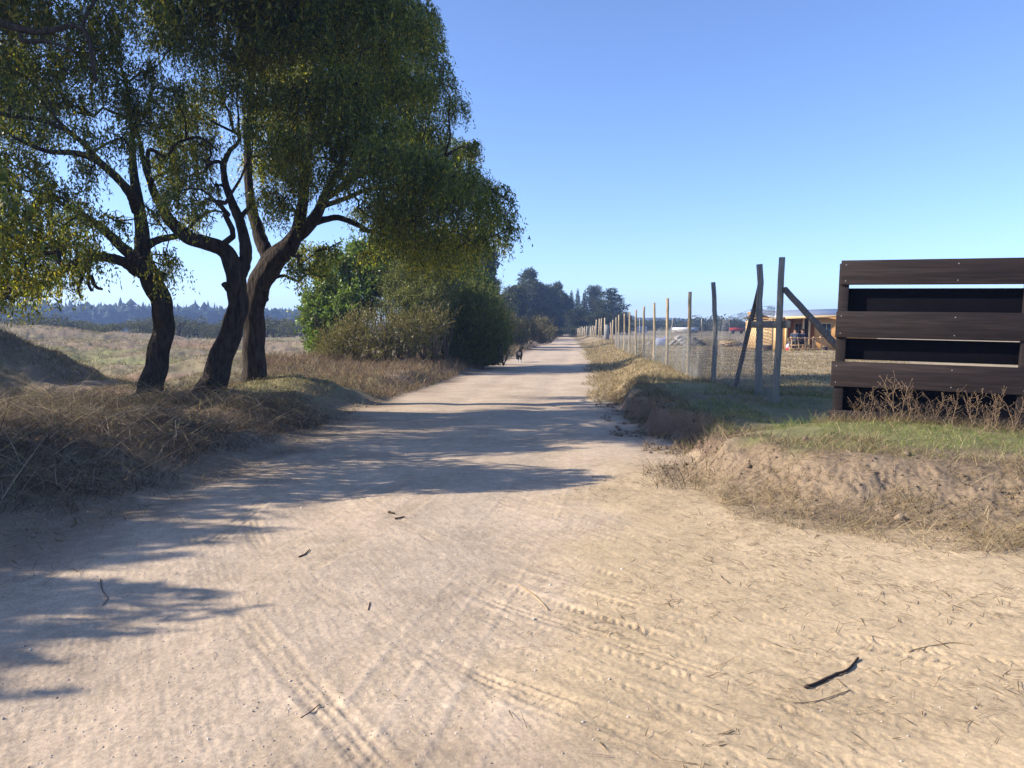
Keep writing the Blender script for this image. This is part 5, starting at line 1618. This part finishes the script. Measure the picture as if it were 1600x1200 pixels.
stick('thick dark bent stick lying on the sandy ground at the lower right', [(1258, 1074), (1280, 1066), (1305, 1054), (1325, 1046), (1341, 1028)], 0, .0085, (.045, .032, .028))
stick('short brown twig in the middle of the pale road', [(467, 870), (476, 866), (484, 858)], 0, .006, (.10, .06, .04))
stick('dark twig lying near the shade at the top of the open road', [(617, 810), (625, 809), (632, 807)], 0, .008, (.08, .05, .04))
stick('tiny dark leaf stalk just left of the twig near the shade', [(607, 800), (612, 801), (616, 802)], 0, .011, (.06, .045, .035), 'leaf_stalk', 'twig')
stick('curved grey twig in the left foreground shade', [(157, 905), (160, 922), (168, 935), (160, 946)], 0, .004, (.16, .13, .10))
stick('long pale straw stalk on the sand right of the dark stick', [(1418, 1018), (1450, 1010), (1490, 1004), (1520, 1008)], 0, .003, (.30, .22, .13), 'straw_stalk', 'straw')
stick('thin twig beneath the thick dark stick', [(1235, 1098), (1270, 1096), (1300, 1088), (1328, 1078)], 0, .0026, (.30, .22, .14), 'twig', 'twig')
stick('straw coloured twig on the edge between road and sand', [(808, 912), (828, 925), (845, 940), (856, 952)], 0, .004, (.38, .28, .16), 'twig', 'twig')
stick('small dark twig on the lower middle of the road', [(470, 1122), (485, 1112), (500, 1100)], 0, .003, (.10, .06, .045), 'twig', 'twig')
stick('reddish twig on the road left of the sandy edge', [(575, 953), (577, 945), (578, 940)], 0, .003, (.14, .08, .05), 'twig', 'twig')
stick('straw stalk hanging over the shady cut in the bank', [(1083, 742), (1080, 715), (1072, 690), (1064, 668)], 0, .006, (.34, .27, .18), 'straw_stalk', 'straw')

# ------------------------------------------------------------------ light, sky, air
SUN_AZ, SUN_EL = 92.5, 29       # degrees left of the viewing direction, above the horizon
world = bpy.data.worlds.new('World'); scene.world = world; world.use_nodes = True
nt = world.node_tree
bg = nt.nodes['Background']
sky = nt.nodes.new('ShaderNodeTexSky'); sky.sky_type = 'NISHITA'; sky.sun_disc = False
sky.sun_elevation = R(SUN_EL); sky.sun_rotation = R(-SUN_AZ)
sky.altitude = 50; sky.air_density = .7; sky.dust_density = .5; sky.ozone_density = 5
tn = nt.nodes.new('ShaderNodeMix'); tn.data_type = 'RGBA'; tn.blend_type = 'MULTIPLY'; tn.inputs[0].default_value = 1; tn.inputs[7].default_value = (1.02, .96, 1, 1)
nt.links.new(sky.outputs[0], tn.inputs[6]); nt.links.new(tn.outputs[2], bg.inputs[0]); bg.inputs[1].default_value = .132
sl = bpy.data.lights.new('sun', 'SUN'); sl.energy = 4.4; sl.angle = R(.53); sl.color = (1, .90, .76)
so = bpy.data.objects.new('sun', sl); COL.objects.link(so)
tow = Vector((-math.sin(R(SUN_AZ)) * math.cos(R(SUN_EL)), math.cos(R(SUN_AZ)) * math.cos(R(SUN_EL)), math.sin(R(SUN_EL))))
so.rotation_euler = tow.to_track_quat('Z', 'Y').to_euler()
so.location = (-30, 10, 40)

hz = MB(); hz.box(-1000, 1000, -40, 960, -4, 32)
mh, nt, out = new_mat('haze_air')
pv = nt.nodes.new('ShaderNodeVolumePrincipled')
pv.inputs['Color'].default_value = (.38, .57, 1, 1); pv.inputs['Density'].default_value = .0008; pv.inputs['Anisotropy'].default_value = .2
nt.links.new(pv.outputs[0], out.inputs['Volume'])
ho = hz.build('haze', mh); tag(ho, kind='stuff')

scene.render.engine = 'CYCLES'
scene.cycles.use_denoising = True
scene.cycles.max_bounces = 6; scene.cycles.diffuse_bounces = 3; scene.cycles.transmission_bounces = 3; scene.cycles.volume_bounces = 0
scene.cycles.transparent_max_bounces = 6
scene.view_settings.view_transform = 'Standard'; scene.view_settings.look = 'None'
scene.view_settings.gamma = 1; scene.view_settings.exposure = 1.17
